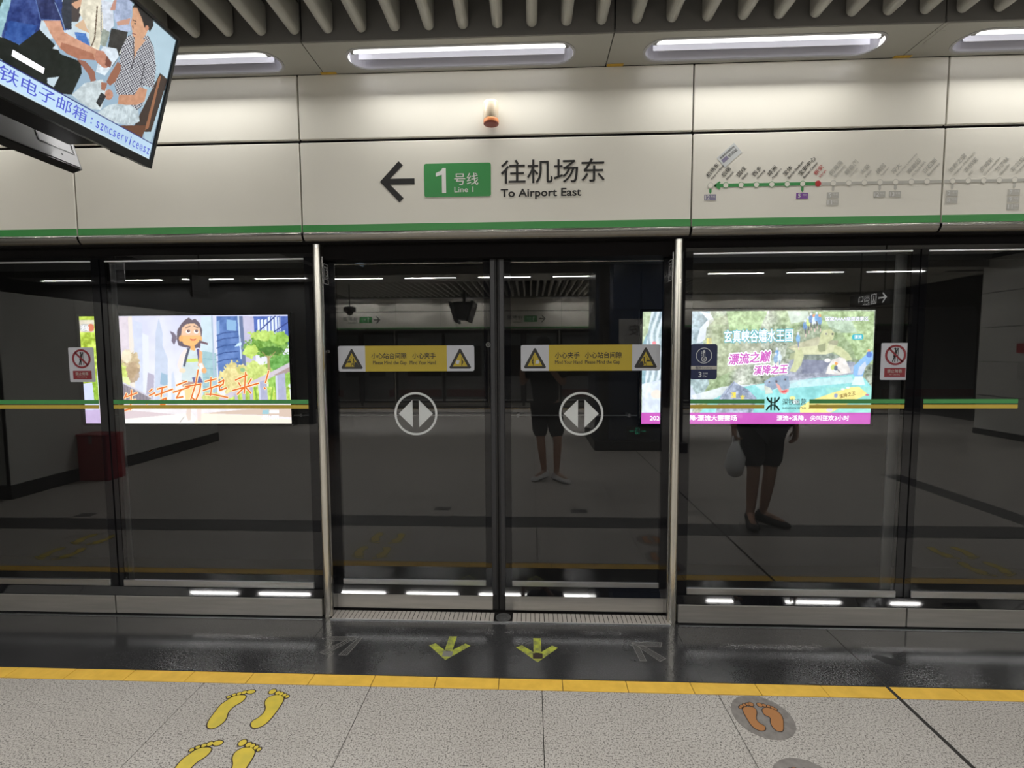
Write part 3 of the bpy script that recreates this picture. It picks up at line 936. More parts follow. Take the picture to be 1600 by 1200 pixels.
for x, (c, e) in zip(GX, [('前海湾', 'Qianhaiwan'), ('鲤鱼门', 'Liyumen'), ('大新', 'Daxin'), ('桃园', 'Taoyuan'), ('深大', 'Shenzhen University'), ('高新园', 'Hi-Tech Park'), ('白石洲', 'Baishizhou'),
                          ('世界之窗', 'Window of the World'), ('华侨城', 'OCT'), ('侨城东', 'Qiaocheng East'), ('竹子林', 'Zhuzilin'), ('车公庙', 'Chegongmiao')]):
    station_name(x, c, e, 'map_grey')
# slanted airport interchange box above the first station
ca, sa = math.cos(math.radians(41)), math.sin(math.radians(41))
Bs = lambda x, y, d=0.0: B(1.022 + x * ca - y * sa, 2.533 + x * sa + y * ca, d)
bx_ = obj('interchange_box', MB().plate(rect(0, 0.116, -0.01, 0.056), Bs, 0, 0.0009), 'sticker_grey', t, label='slanted pale interchange box')
w = MB()
text(w, '换乘机场城际线', Bs, 0.012, 0.105, 0.036, 0.048, 0.0013)
text(w, '机场站', Bs, 0.050, 0.106, 0.013, 0.030, 0.0013)
obj('lettering', w, 'ink_black', bx_)
obj('line_tag', MB().plate(rect(0.010, 0.045, 0.012, 0.032), Bs, 0, 0.0013), 'ink_mauve', bx_)

# ------------------------------------------------------------------ stickers on the glass
def warning(x0, x1, left, label):
    Y = 0.1046
    B = front(Y)
    z0, z1 = 1.448, 1.598
    t = empty('warning_sticker', ((x0 + x1) / 2, Y, z0), label=label, cat='sticker', group='yellow warning stickers on the sliding doors')
    obj('backing', MB().plate(rrect(x0, x1, z0, z1, 0.012), B, 0, 0.001), 'sticker_white', t)
    wL, wR = 0.161, 0.161
    obj('yellow_panel', MB().plate(rect(x0 + wL, x1 - wR, z0, z1), B, 0, 0.0014), 'sticker_yellow', t)
    w = MB()
    cx = (x0 + x1) / 2
    if left:
        text(w, '小心站台间隙', B, cx - 0.204, cx + 0.004, 1.522, 1.557, 0.0018, bold=0.016)
        text(w, '小心夹手', B, cx + 0.038, cx + 0.176, 1.522, 1.557, 0.0018, bold=0.016)
        text(w, 'Please Mind the Gap', B, cx - 0.195, cx + 0.004, 1.483, 1.510, 0.0018, bold=0.014)
        text(w, 'Mind Your Hand', B, cx + 0.023, cx + 0.176, 1.488, 1.510, 0.0018, bold=0.014)
    else:
        text(w, '小心夹手', B, cx - 0.202, cx - 0.061, 1.520, 1.556, 0.0018, bold=0.016)
        text(w, '小心站台间隙', B, cx - 0.030, cx + 0.180, 1.520, 1.556, 0.0018, bold=0.016)
        text(w, 'Mind Your Hand', B, cx - 0.202, cx - 0.047, 1.487, 1.509, 0.0018, bold=0.014)
        text(w, 'Please Mind the Gap', B, cx - 0.030, cx + 0.170, 1.482, 1.509, 0.0018, bold=0.014)
    obj('lettering', w, 'ink_black', t)
    for side in (-1, 1):
        tx = x0 + 0.081 if side < 0 else x1 - 0.083
        o = obj('warning_triangle', MB().plate([(tx - 0.064, 1.470), (tx - 0.058, 1.463), (tx + 0.058, 1.463), (tx + 0.064, 1.470), (tx + 0.006, 1.576), (tx, 1.581), (tx - 0.006, 1.576)], B, 0, 0.0015), 'ink_black', t)
        obj('triangle_face', MB().plate([(tx - 0.043, 1.476), (tx + 0.043, 1.476), (tx, 1.556)], B, 0, 0.0019), 'sticker_yellow', o)
        gap = (side < 0) == left
        p = MB()
        if gap:
            mx = 1 if left else -1
            q = lambda pts: [(tx + mx * a, 1.476 + b) for a, b in (pts if mx > 0 else pts[::-1])]
            p.plate(q([(-0.030, 0.024), (-0.004, 0.024), (-0.004, 0.034), (-0.022, 0.034)]), B, 0, 0.0022)
            p.plate(q([(0.014, 0.0), (0.043, 0.0), (0.028, 0.026), (0.014, 0.026)]), B, 0, 0.0022)
            p.plate([(tx + mx * 0.010 + 0.004 * math.cos(a_), 1.476 + 0.046 + 0.005 * math.sin(a_)) for a_ in [k * math.pi / 5 for k in range(10)]], B, 0, 0.0022)
            p.stroke([(tx + mx * 0.010, 1.518), (tx + mx * 0.008, 1.500), (tx + mx * 0.002, 1.490)], 0.005, B, 0.0023)
            p.stroke([(tx + mx * 0.008, 1.500), (tx + mx * 0.012, 1.480)], 0.004, B, 0.0023)
            p.stroke([(tx + mx * 0.009, 1.512), (tx + mx * 0.018, 1.505)], 0.003, B, 0.0023)
            p.stroke([(tx - mx * 0.012, 1.52), (tx - mx * 0.012, 1.512), (tx, 1.532)], 0.002, B, 0.0023)
            p.stroke([(tx - mx * 0.002, 1.498), (tx - mx * 0.002, 1.478)], 0.002, B, 0.0023)
            obj('gap_figure', p, 'ink_black', o)
        else:
            mx = -1 if left else 1
            p.plate([(tx + mx * 0.002, 1.489)] + [(tx + mx * 0.014 + 0.012 * math.cos(a_), 1.500 + 0.011 * math.sin(a_)) for a_ in [math.radians(-120 + 30 * k) for k in range(9)]] if mx > 0 else
                    [(tx - 0.002, 1.511)] + [(tx - 0.014 + 0.012 * math.cos(a_), 1.500 + 0.011 * math.sin(a_)) for a_ in [math.radians(60 + 30 * k) for k in range(9)]], B, 0, 0.0022)
            obj('hand_figure', p, 'sticker_white', o)
            p = MB()
            p.stroke([(tx - mx * 0.010, 1.528), (tx - mx * 0.010, 1.480)], 0.003, B, 0.0024)
            p.stroke([(tx - mx * 0.010, 1.514), (tx - mx * 0.017, 1.502), (tx - mx * 0.010, 1.488)], 0.005, B, 0.0024)
            obj('door_edge_figure', p, 'ink_black', o)
warning(-1.130, -0.327, True, 'white and yellow mind the gap sticker on the left sliding door leaf')
warning(-0.056, 0.742, False, 'white and yellow mind your hand sticker on the right sliding door leaf')

def open_mark(cx, label):
    B = front(0.1046)
    cz = 1.198
    t = empty('door_opening_mark', (cx, 0.1046, cz), label=label, cat='sticker', group='round opening marks on the sliding doors')
    obj('ring', MB().ring(circ(cx, cz, 0.1275, 48), circ(cx, cz, 0.115, 48), B, 0, 0.001), 'sticker_grey', t)
    for s in (-1, 1):
        obj('triangle', MB().plate([(cx + s * 0.019, cz - 0.080), (cx + s * 0.101, cz), (cx + s * 0.019, cz + 0.082)][::s], B, 0, 0.001), 'sticker_grey', t)
open_mark(-0.676, 'round grey opening arrows mark on the left sliding door leaf')
open_mark(0.293, 'round grey opening arrows mark on the right sliding door leaf')

def no_lean(x0, label):
    Y = 0.0296
    B = front(Y)
    x1, z0, z1 = x0 + 0.154, 1.395, 1.597
    cx = (x0 + x1) / 2
    t = empty('prohibition_sticker', (cx, Y, z0), label=label, cat='sticker', group='no leaning stickers on the fixed glass')
    obj('backing', MB().plate(rrect(x0, x1, z0, z1, 0.007), B, 0, 0.001), 'sticker_white', t)
    cz = 1.531
    p = MB()
    p.plate(circ(cx - 0.003, cz + 0.034, 0.006, 10), B, 0, 0.0016)
    p.stroke([(cx + 0.002, cz + 0.024), (cx - 0.006, cz - 0.006)], 0.013, B, 0.0017)
    p.stroke([(cx - 0.005, cz - 0.006), (cx - 0.015, cz - 0.035)], 0.006, B, 0.0017)
    p.stroke([(cx - 0.002, cz - 0.006), (cx - 0.003, cz - 0.035)], 0.006, B, 0.0017)
    p.stroke([(cx + 0.006, cz + 0.022), (cx + 0.010, cz + 0.038)], 0.004, B, 0.0017)
    p.stroke([(cx + 0.012, cz + 0.038), (cx + 0.012, cz - 0.035)], 0.003, B, 0.0017)
    obj('leaning_figure', p, 'ink_black', t)
    r_ = MB().ring(circ(cx, cz, 0.056, 40), circ(cx, cz, 0.0445, 40), B, 0, 0.0019)
    r_.stroke([(cx - 0.034, cz + 0.034), (cx + 0.034, cz - 0.034)], 0.0105, B, 0.0019)
    obj('red_ring', r_, 'sticker_red', t)
    p = obj('red_panel', MB().plate(rect(cx - 0.056, cx + 0.056, 1.411, 1.461), B, 0, 0.0016), 'sticker_red', t)
    w = MB()
    text(w, '禁止倚靠', B, cx - 0.041, cx + 0.037, 1.434, 1.453, 0.002, bold=0.01)
    text(w, 'No Leaning', B, cx - 0.030, cx + 0.026, 1.419, 1.428, 0.002)
    obj('lettering', w, 'ink_grey', p)
no_lean(-2.7005, 'red and white no leaning sticker left of the left mullion')
no_lean(1.9125, 'red and white no leaning sticker left of the right mullion, beside the waterpark advert')

B = front(0.0296)
t = empty('carriage_sticker', (0.96, 0.0296, 1.4), label='navy blue carriage sticker with thermometer beside the right door post', cat='sticker')
obj('backing', MB().plate(rrect(0.885, 1.033, 1.401, 1.597, 0.016), B, 0, 0.001), 'sticker_navy', t)
obj('round_frame', MB().ring(circ(0.960, 1.533, 0.0435, 36), circ(0.960, 1.533, 0.040, 36), B, 0, 0.0015), 'sticker_grey', t)
w = MB()
w.plate(rrect(0.9545, 0.9665, 1.520, 1.563, 0.0055), B, 0, 0.0015)
w.plate(circ(0.9605, 1.514, 0.0155, 20), B, 0, 0.0015)
for k in range(5):
    w.stroke([(0.945, 1.556 - 0.006 * k), (0.950, 1.556 - 0.006 * k)], 0.0022, B, 0.0016)
th = obj('thermometer', w, 'sticker_grey', t)
w = MB()
w.stroke([(0.9605, 1.545), (0.9605, 1.520)], 0.0045, B, 0.0019)
w.plate(circ(0.9605, 1.514, 0.0115, 16), B, 0, 0.0018)
obj('mercury', w, 'sticker_navy', th)
w = MB()
for k in range(3):
    a = math.radians(60 * k + 30)
    w.stroke([(0.9605 - 0.009 * math.cos(a), 1.514 - 0.009 * math.sin(a)), (0.9605 + 0.009 * math.cos(a), 1.514 + 0.009 * math.sin(a))], 0.002, B, 0.0022)
obj('snowflake', w, 'sticker_grey', th)
p = obj('grey_bar', MB().plate(rect(0.885, 1.031, 1.456, 1.475), B, 0, 0.0014), 'ink_grey', t)
w = MB()
text(w, '强冷', B, 0.914, 0.945, 1.458, 1.473, 0.0018, bold=0.01)
text(w, 'Cooling', B, 0.949, 1.003, 1.458, 1.470, 0.0018)
obj('lettering', w, 'sticker_navy', p)
w = MB()
text(w, '3', B, 0.932, 0.949, 1.413, 1.443, 0.0015, bold=0.012)
text(w, '车厢', B, 0.955, 0.982, 1.429, 1.439, 0.0015)
text(w, 'Car', B, 0.955, 0.982, 1.414, 1.425, 0.0015)
obj('lettering', w, 'sticker_grey', t)

# green and yellow guard lines printed on the fixed glass
def guard(x0, x1, label, logo=None):
    Y = 0.0293
    B = front(Y)
    t = empty('guard_line', ((x0 + x1) / 2, Y, 1.262), label=label, cat='marking', group='green and yellow guard lines across the fixed glass')
    runs = [(x0, x1)] if not logo else [(x0, logo[0]), (logo[1], x1)]
    for a, b in runs:
        obj('green_line', MB().plate(rect(a, b, 1.2655, 1.289), B, 0, 0.0006), 'stripe_green', t)
        obj('yellow_line', MB().plate(rect(a, b, 1.2375, 1.2595), B, 0, 0.0006), 'stripe_yellow', t)
    return t
guard(-3.70, -2.535, 'green over yellow guard line left of the left mullion')
guard(-2.455, -1.281, 'green over yellow guard line across the panel left of the doors')
guard(0.889, 2.063, 'green over yellow guard line broken by the metro emblem right of the doors', (1.297, 1.540))
guard(2.150, 2.648, 'short green over yellow guard line right of the right mullion')
t = empty('metro_emblem', (1.41, 0.0293, 1.262), label='dark green metro emblem with lettering between the guard lines', cat='marking')
w = MB()
cx, cz = 1.343, 1.264
for s in (-1, 1):
    w.stroke([(cx + s * 0.0095, cz - 0.033), (cx + s * 0.0095, cz + 0.033)], 0.0085, B, 0.0008)
    for q in (-1, 1):
        w.stroke([(cx + s * 0.033, cz + q * 0.034), (cx + s * 0.027, cz + q * 0.023), (cx + s * 0.019, cz + q * 0.014), (cx + s * 0.008, cz + q * 0.008)], 0.0095, B, 0.0009)
for q in (-1, 1):
    w.stroke([(cx - 0.013, cz + q * 0.0065), (cx + 0.013, cz + q * 0.0065)], 0.006, B, 0.001)
obj('emblem', w, 'logo_green', t)
w = MB()
text(w, '深铁运营', B, 1.394, 1.522, 1.258, 1.292, 0.0008, bold=0.006)
text(w, 'SHENZHEN METRO', B, 1.394, 1.522, 1.234, 1.245, 0.0008, bold=0.01)
obj('lettering', w, 'logo_green', t)

# ------------------------------------------------------------------ floor decals
FL = [(-1.3514, -0.8163), (-1.3188, -0.8185), (-1.3013, -0.7849), (-1.3064, -0.7566), (-1.3207, -0.7279), (-1.3163, -0.6916), (-1.2945, -0.6661), (-1.2962, -0.6277), (-1.334, -0.6264), (-1.3568, -0.6362), (-1.3688, -0.6622), (-1.3804, -0.6876), (-1.3758, -0.7357), (-1.3713, -0.7816)]
FLT = [(-1.2922, -0.6039, 0.021, 0.014), (-1.3205, -0.6088, 0.0125, 0.0115), (-1.3397, -0.6174, 0.0105, 0.010), (-1.3586, -0.6259, 0.0095, 0.009), (-1.3741, -0.6394, 0.0095, 0.0085)]
FR = [(-1.1753, -0.7995), (-1.1495, -0.8128), (-1.1242, -0.7956), (-1.1134, -0.7673), (-1.1106, -0.715), (-1.1123, -0.66), (-1.1209, -0.6349), (-1.1488, -0.619), (-1.18, -0.6239), (-1.1958, -0.6438), (-1.1909, -0.6689), (-1.1662, -0.6988), (-1.1585, -0.7284), (-1.1688, -0.7578), (-1.1855, -0.7754)]
FRT = [(-1.1938, -0.5993, 0.017, 0.017), (-1.1637, -0.6076, 0.012, 0.0125), (-1.1447, -0.6123, 0.010, 0.011), (-1.1262, -0.6195, 0.009, 0.0105), (-1.1091, -0.6281, 0.0085, 0.010)]
OL = [(0.9178, -0.632), (0.945, -0.6225), (0.9775, -0.6274), (0.9718, -0.6558), (0.9494, -0.6876), (0.9538, -0.7175), (0.9713, -0.7288), (0.9598, -0.7523), (0.9323, -0.7532), (0.9156, -0.7306), (0.9143, -0.6826)]
OLT = [(0.9677, -0.6068, 0.0125, 0.0125), (0.9529, -0.6073, 0.0085, 0.009), (0.9366, -0.6130, 0.008, 0.0085), (0.9226, -0.6195, 0.0075, 0.008), (0.9129, -0.6275, 0.007, 0.0075)]
OR = [(1.0023, -0.6356), (1.021, -0.6245), (1.0444, -0.6278), (1.0699, -0.6525), (1.0640, -0.690), (1.0518, -0.7143), (1.0301, -0.7557), (1.0044, -0.7531), (0.9991, -0.7278), (1.0046, -0.7039), (1.0188, -0.6791), (0.9964, -0.6675)]
ORT = [(1.0052, -0.6095, 0.0125, 0.0125), (1.0236, -0.6115, 0.0085, 0.009), (1.0399, -0.6165, 0.008, 0.0085), (1.0522, -0.6235, 0.0075, 0.008), (1.0615, -0.6325, 0.007, 0.0075)]
def smooth_poly(p, it=2):
    for _ in range(it):
        q = []
        for (a, b), (c, d) in zip(p, p[1:] + p[:1]):
            q += [(0.75 * a + 0.25 * c, 0.75 * b + 0.25 * d), (0.25 * a + 0.75 * c, 0.25 * b + 0.75 * d)]
        p = q
    return p
def grow(p, e):
    cx = sum(a for a, _ in p) / len(p); n = len(p); out = []
    A = sum(p[i][0] * p[(i + 1) % n][1] - p[(i + 1) % n][0] * p[i][1] for i in range(n))
    for i in range(n):
        (a, b), (c, d) = p[i - 1], p[(i + 1) % n]
        tx, ty = c - a, d - b
        L = math.hypot(tx, ty) or 1
        s = 1 if A > 0 else -1
        out.append((p[i][0] + s * ty / L * e, p[i][1] - s * tx / L * e))
    return out if A > 0 else out[::-1]
def foot(sole, toes, dx, dy, name, ink, face, parent, z, e, **kw):
    sh = lambda p: [(a + dx, b + dy) for a, b in p]
    sole_ = smooth_poly(sh(sole), 2)
    if parent is None:
        c = (sum(a for a, _ in sole_) / len(sole_), sum(b for _, b in sole_) / len(sole_), 0.0)
        t = empty(name, c, **kw)
    else:
        t = parent
    o = MB().plate(grow(sole_, e), FLOOR, 0, z + 0.0006)
    for x, y, rx, ry in toes:
        o.plate(circ(x + dx, y + dy, rx * 0.92 + e * 0.8, 14, ry * 0.92 + e * 0.8), FLOOR, 0, z + 0.0006)
    k = obj('outline', o, ink, t)
    p = t if parent is None else k
    obj('sole', MB().plate(grow(sole_, 0.0001), FLOOR, z + 0.0004, z + 0.0010), face, p)
    for x, y, rx, ry in toes:
        obj('toe', MB().plate(circ(x + dx, y + dy, rx * 0.88, 14, ry * 0.88), FLOOR, z + 0.0004, z + 0.0010), face, p)
    return t
G = 'yellow footprints on the granite'
for dx, dy, where, near in ((0, 0, 'nearer the yellow line', 1), (0.036, -0.284, 'cut by the lower frame edge', 1), (-2.44, -0.06, 'of the pair left of the frame', 0), (-2.44, -0.34, 'of the second pair left of the frame', 0)):
    foot(FL, FLT, dx, dy, 'footprint_decal', 'decal_brown', 'decal_yellow', None, 0, 0.005, label='yellow left footprint decal ' + where, cat='floor decal', group=G)
    foot(FR, FRT, dx, dy, 'footprint_decal', 'decal_brown', 'decal_yellow', None, 0, 0.005, label='yellow right footprint decal ' + where, cat='floor decal', group=G)
for dx, dy, where in ((0.0, 0.0, 'of the pair right of the frame'), (0.0, -0.27, 'of the second pair right of the frame')):
    mx = lambda p: [(2.0 - q[0],) + tuple(q[1:]) for q in p]
    foot(mx(FL), mx(FLT), dx, dy, 'footprint_decal', 'decal_brown', 'decal_yellow', None, 0, 0.005, label='yellow right footprint decal ' + where, cat='floor decal', group=G)
    foot(mx(FR), mx(FRT), dx, dy, 'footprint_decal', 'decal_brown', 'decal_yellow', None, 0, 0.005, label='yellow left footprint decal ' + where, cat='floor decal', group=G)
def disk(dx, dy, label):
    t = empty('footprint_disk', (0.986 + dx, -0.675 + dy, 0), label=label, cat='floor decal', group='grey footprint disks on the granite')
    obj('disk', MB().plate(circ(0.986 + dx, -0.675 + dy, 0.123, 40), FLOOR, 0, 0.0006), 'decal_disk', t)
    foot(OL, OLT, dx, dy, '', 'decal_brown', 'decal_orange', t, 0.0006, 0.0035)
    foot(OR, ORT, dx, dy, '', 'decal_brown', 'decal_orange', t, 0.0006, 0.0035)
disk(0, 0, 'worn grey disk with two orange footprints by the yellow line')
disk(0.012, -0.328, 'grey disk with footprints cut off by the lower frame edge')

def floor_arrow(cx, ytip, lean, label, mark):
    t = empty('floor_arrow', (cx, ytip + 0.1, 0), label=label, cat='floor decal', group='lime floor arrows before the doors')
    P = lambda pts: [(cx + a + lean * b * 0.35, ytip + b) for a, b in pts]
    obj('arrow_head', MB().plate(P([(0, 0), (0.108, 0.118), (0.078, 0.137), (0.0, 0.060), (-0.082, 0.135), (-0.112, 0.116)]), FLOOR, 0, 0.0008), 'decal_lime', t)
    obj('arrow_shaft', MB().plate(P([(-0.020, 0.075), (0.020, 0.075), (0.021, 0.198), (-0.021, 0.198)]), FLOOR, 0, 0.0008), 'decal_lime', t)
    obj('worn_patch', MB().plate(P(rect(-0.024, 0.026, 0.026, 0.070)), FLOOR, 0, 0.0011), 'decal_brown' if mark else 'decal_worn', t)
floor_arrow(-0.436, -0.352, 0.1, 'left lime green worn arrow before the doors', 0)
floor_arrow(0.032, -0.354, 0.0, 'right lime green worn arrow before the doors, brighter', 1)
def hatch_arrow(pts_list, org, label):
    t = empty('hatched_arrow', (*org, 0), label=label, cat='floor decal', group='worn hatched arrows on the dark granite')
    for k, quad in enumerate(pts_list):
        a, b, c, d = quad         # long edges a-b and d-c
        o = MB()
        ring_ = [a, b, c, d, a]
        o.stroke(ring_, 0.0028, FLOOR, 0.0006)
        obj('arrow_edge', o, 'decal_worn', t)
        h = MB()
        L = math.hypot(b[0] - a[0], b[1] - a[1])
        n = int(L / 0.0095)
        for i in range(n):
            f0, f1 = (i + 0.25) / n, (i + 0.72) / n
            lerp = lambda p, q, f: (p[0] + (q[0] - p[0]) * f, p[1] + (q[1] - p[1]) * f)
            h.add([FLOOR(*lerp(a, b, f0), 0.0005), FLOOR(*lerp(d, c, f0), 0.0005), FLOOR(*lerp(d, c, f1), 0.0005), FLOOR(*lerp(a, b, f1), 0.0005)], [(0, 1, 2, 3)])
        obj('hatching', h, 'decal_band', t, kind='stuff')
hatch_arrow([[(-1.112, -0.178), (-0.945, -0.172), (-0.975, -0.212), (-1.108, -0.214)],
             [(-1.068, -0.330), (-0.975, -0.205), (-0.995, -0.190), (-1.104, -0.312)][::1],
             [(-0.995, -0.330), (-0.950, -0.330), (-0.925, -0.180), (-0.952, -0.200)][::1]], (-1.02, -0.25), 'faded hatched arrow on the dark granite by the left door post')
hatch_arrow([[(0.538, -0.177), (0.700, -0.172), (0.684, -0.211), (0.585, -0.208)],
             [(0.560, -0.205), (0.648, -0.330), (0.684, -0.305), (0.592, -0.200)],
             [(0.536, -0.180), (0.548, -0.328), (0.580, -0.328), (0.572, -0.215)]], (0.61, -0.25), 'faded hatched arrow on the dark granite by the right door post')
obj('floor_stain', MB().plate([(1.748 + 0.056 * math.cos(a) * (1 + 0.2 * math.sin(3 * a)) + 0.045, -0.285 + 0.036 * math.sin(a) - 0.02 * math.cos(a)) for a in [k * 2 * math.pi / 18 for k in range(18)]], FLOOR, 0, 0.0004), 'stain_dark',
    label='small dark spill on the dark granite near the right edge', cat='stain', org=(1.79, -0.285, 0))
for x, y, l in ((-4.32, -1.62, 'small black floor hatch at the left'), (-0.884, -1.74, 'small black floor hatch before the left leaf'), (0.467, -1.70, 'small black floor hatch before the right leaf')):
    obj('floor_hatch', MB().cbox(x - 0.08, x + 0.08, y - 0.05, y + 0.05, -0.002, 0.002, 0.001), 'dark_band', floor)

# ------------------------------------------------------------------ printed pictures (flat prints, one colour per point of a fine grid)
class Print:
    def __init__(s, M, a0, a1, b0, b1, nx, ny):
        s.a = np.linspace(a0, a1, nx)
        s.b = np.linspace(b0, b1, ny)
        A, Bq = np.meshgrid(s.a, s.b)
        M = np.array(M)
        w = M[2, 0] * A + M[2, 1] * Bq + M[2, 2]
        s.X = (M[0, 0] * A + M[0, 1] * Bq + M[0, 2]) / w
        s.Y = (M[1, 0] * A + M[1, 1] * Bq + M[1, 2]) / w
        s.c = np.zeros((ny, nx, 3))
    def mask(s, pts):
        pts = np.array(pts, float)
        m = (s.X >= pts[:, 0].min()) & (s.X <= pts[:, 0].max()) & (s.Y >= pts[:, 1].min()) & (s.Y <= pts[:, 1].max())
        x, y = s.X[m], s.Y[m]
        r = np.zeros(len(x), bool)
        n = len(pts)
        for i in range(n):
            (x0, y0), (x1, y1) = pts[i], pts[(i + 1) % n]
            if y0 == y1:
                continue
            k = (y0 > y) != (y1 > y)
            r ^= k & (x < (x1 - x0) * (y - y0) / (y1 - y0) + x0)
        out = np.zeros(s.X.shape, bool)
        out[m] = r
        return out
    def put(s, m, col, al=1.0, n=0.0, sc=6.0, nz=None):
        col = np.array(col, float)
        if n:
            f = s.noise(sc)[m][:, None] if nz is None else nz[m][:, None]
            col = col[None, :] + n * (f - 0.5) * 2
        if isinstance(al, np.ndarray):
            al = al[m][:, None]
        s.c[m] = s.c[m] * (1 - al) + col * al
    def poly(s, pts, col, al=1.0, n=0.0, sc=6.0):
        s.put(s.mask(pts), col, al, n, sc)
    def ell(s, cx, cy, rx, ry, col, al=1.0, n=0.0, sc=6.0, rough=0.0):
        d = ((s.X - cx) / rx) ** 2 + ((s.Y - cy) / ry) ** 2
        if rough:
            d = d + rough * (s.noise(sc) - 0.5) * 2
        s.put(d < 1, col, al, n, sc)
    def line(s, pts, w, col, al=1.0):
        m = np.zeros(s.X.shape, bool)
        for (x0, y0), (x1, y1) in zip(pts[:-1], pts[1:]):
            dx, dy = x1 - x0, y1 - y0
            L = dx * dx + dy * dy or 1e-9
            t = np.clip(((s.X - x0) * dx + (s.Y - y0) * dy) / L, 0, 1)
            m |= (s.X - x0 - t * dx) ** 2 + (s.Y - y0 - t * dy) ** 2 < (w / 2) ** 2
        s.put(m, col, al)
    def noise(s, sc, oct=3):
        out = np.zeros(s.X.shape)
        amp, tot = 1.0, 0.0
        for o in range(oct):
            q = sc / 2 ** o
            gx, gy = s.X / q, s.Y / q
            x0, y0 = gx.min() - 1, gy.min() - 1
            g = RNG.random((int(gy.max() - y0) + 3, int(gx.max() - x0) + 3))
            fx, fy = gx - x0, gy - y0
            ix, iy = fx.astype(int), fy.astype(int)
            fx, fy = fx - ix, fy - iy
            fx, fy = fx * fx * (3 - 2 * fx), fy * fy * (3 - 2 * fy)
            v = g[iy, ix] * (1 - fx) * (1 - fy) + g[iy, ix + 1] * fx * (1 - fy) + g[iy + 1, ix] * (1 - fx) * fy + g[iy + 1, ix + 1] * fx * fy
            out += amp * v
            tot += amp
            amp *= 0.6
        return np.clip((out / tot - 0.5) * 1.7 + 0.5, 0, 1)
    def build(s, name, B, m, parent, d=0.0, soft=1, **kw):
        ny, nx = s.X.shape
        for _ in range(soft):
            q = np.pad(s.c, ((1, 1), (1, 1), (0, 0)), mode='edge')
            s.c = (q[1:-1, 1:-1] * 2 + q[:-2, 1:-1] + q[2:, 1:-1] + q[1:-1, :-2] + q[1:-1, 2:]) / 6
        A, Bq = np.meshgrid(s.a, s.b)
        o, r, u = np.array(B(0, 0, d)), np.array(B(1, 0, d)) - np.array(B(0, 0, d)), np.array(B(0, 1, d)) - np.array(B(0, 0, d))
        v = o[None] + A.reshape(-1, 1) * r[None] + Bq.reshape(-1, 1) * u[None] - np.array(wl(parent))[None]
        i = np.arange((ny - 1) * (nx - 1))
        q = (i // (nx - 1)) * nx + i % (nx - 1)
        f = np.stack([q, q + 1, q + nx + 1, q + nx], 1)
        me = bpy.data.meshes.new(name)
        me.vertices.add(len(v))
        me.vertices.foreach_set('co', v.ravel())
        me.loops.add(f.size)
        me.loops.foreach_set('vertex_index', f.ravel())
        me.polygons.add(len(f))
        me.polygons.foreach_set('loop_start', np.arange(0, f.size, 4))
        me.polygons.foreach_set('loop_total', np.full(len(f), 4))
        me.update(calc_edges=True)
        c = np.clip(s.c, 0, 255) / 255
        lin = np.where(c <= 0.04045, c / 12.92, ((c + 0.055) / 1.055) ** 2.4)
        rgba = np.concatenate([lin.reshape(-1, 3), np.ones((len(v), 1))], 1).astype(np.float32)
        at = me.color_attributes.new('print', 'FLOAT_COLOR', 'POINT')
        at.data.foreach_set('color', rgba.ravel())
        me.materials.append(MATS[m])
        ob = bpy.data.objects.new(name, me)
        COL.objects.link(ob)
        ob.parent = parent
        WL[ob.name] = wl(parent)
        return props(ob, **kw)

M_AD = [[115.83366731546883, -9.582347558961429, 849.3858730591218], [-4.205421480564295, -127.61807920710824, 752.1902962696513], [-0.00654688811093064, -0.01122239915423323, 1.023977168630074]]
M_TV = [[618.8923920282411, 109.73288634353077, 342.59715636869674], [410.3761737989061, -560.4137207555906, 384.42275315106247], [0.7464867050667126, -0.05735500790692333, 1.4603447505902203]]
YAD = 3.5
Z0, Z1 = 0.617, 2.063
BAD = front(YAD)

def light_box(x0, x1, label):
    t = empty('advert_light_box', ((x0 + x1) / 2, YAD + 0.05, Z0), label=label, cat='advert')
    obj('housing', MB().cbox(x0 - 0.03, x1 + 0.03, YAD + 0.012, YAD + 0.10, Z0 - 0.03, Z1 + 0.03, 0.006), 'plastic_black', t)
    obj('frame', MB().ring(rect(x0 - 0.03, x1 + 0.03, Z0 - 0.03, Z1 + 0.03), rect(x0 + 0.001, x1 - 0.001, Z0 + 0.001, Z1 - 0.001), BAD, -0.012, 0.008), 'frame_black', t)
    return t

# ---- left advert: a runner on a city path
x0, x1 = -6.055, -3.193
t = light_box(x0, x1, 'backlit advert with a running girl in a sunny city, behind the left glass')
p = Print(M_AD, x0, x1, Z0, Z1, 560, 283)
g = np.clip((p.Y - 490) / 170, 0, 1)[..., None]
p.c = np.array([214, 216, 240])[None, None] * (1 - g) + np.array([240, 240, 248])[None, None] * g
nz = p.noise(26)
p.c += (nz[..., None] - 0.5) * 14
# towers to the left, pale
p.poly([(183, 494), (200, 494), (206, 560), (206, 632), (183, 632)], (222, 208, 214), 0.8, 10, 9)
p.poly([(200, 494), (206, 494), (216, 640), (206, 640)], (236, 226, 210), 0.8)
p.poly([(208, 500), (222, 505), (228, 640), (212, 640)], (204, 212, 232), 0.8, 6, 8)
p.poly([(222, 520), (232, 525), (234, 640), (224, 640)], (226, 230, 242), 0.9)
p.poly([(243, 530), (243, 520), (248, 497), (254, 520), (254, 540), (262, 560), (262, 640), (241, 640)], (190, 202, 222), 0.8, 6, 10)
p.poly([(231, 582), (241, 586), (240, 625), (228, 620)], (176, 170, 190), 0.9)
p.poly([(252, 582), (262, 586), (262, 604), (250, 600)], (150, 182, 205), 0.9)
p.poly([(268, 585), (271, 580), (274, 600), (273, 640), (268, 640)], (205, 214, 232))
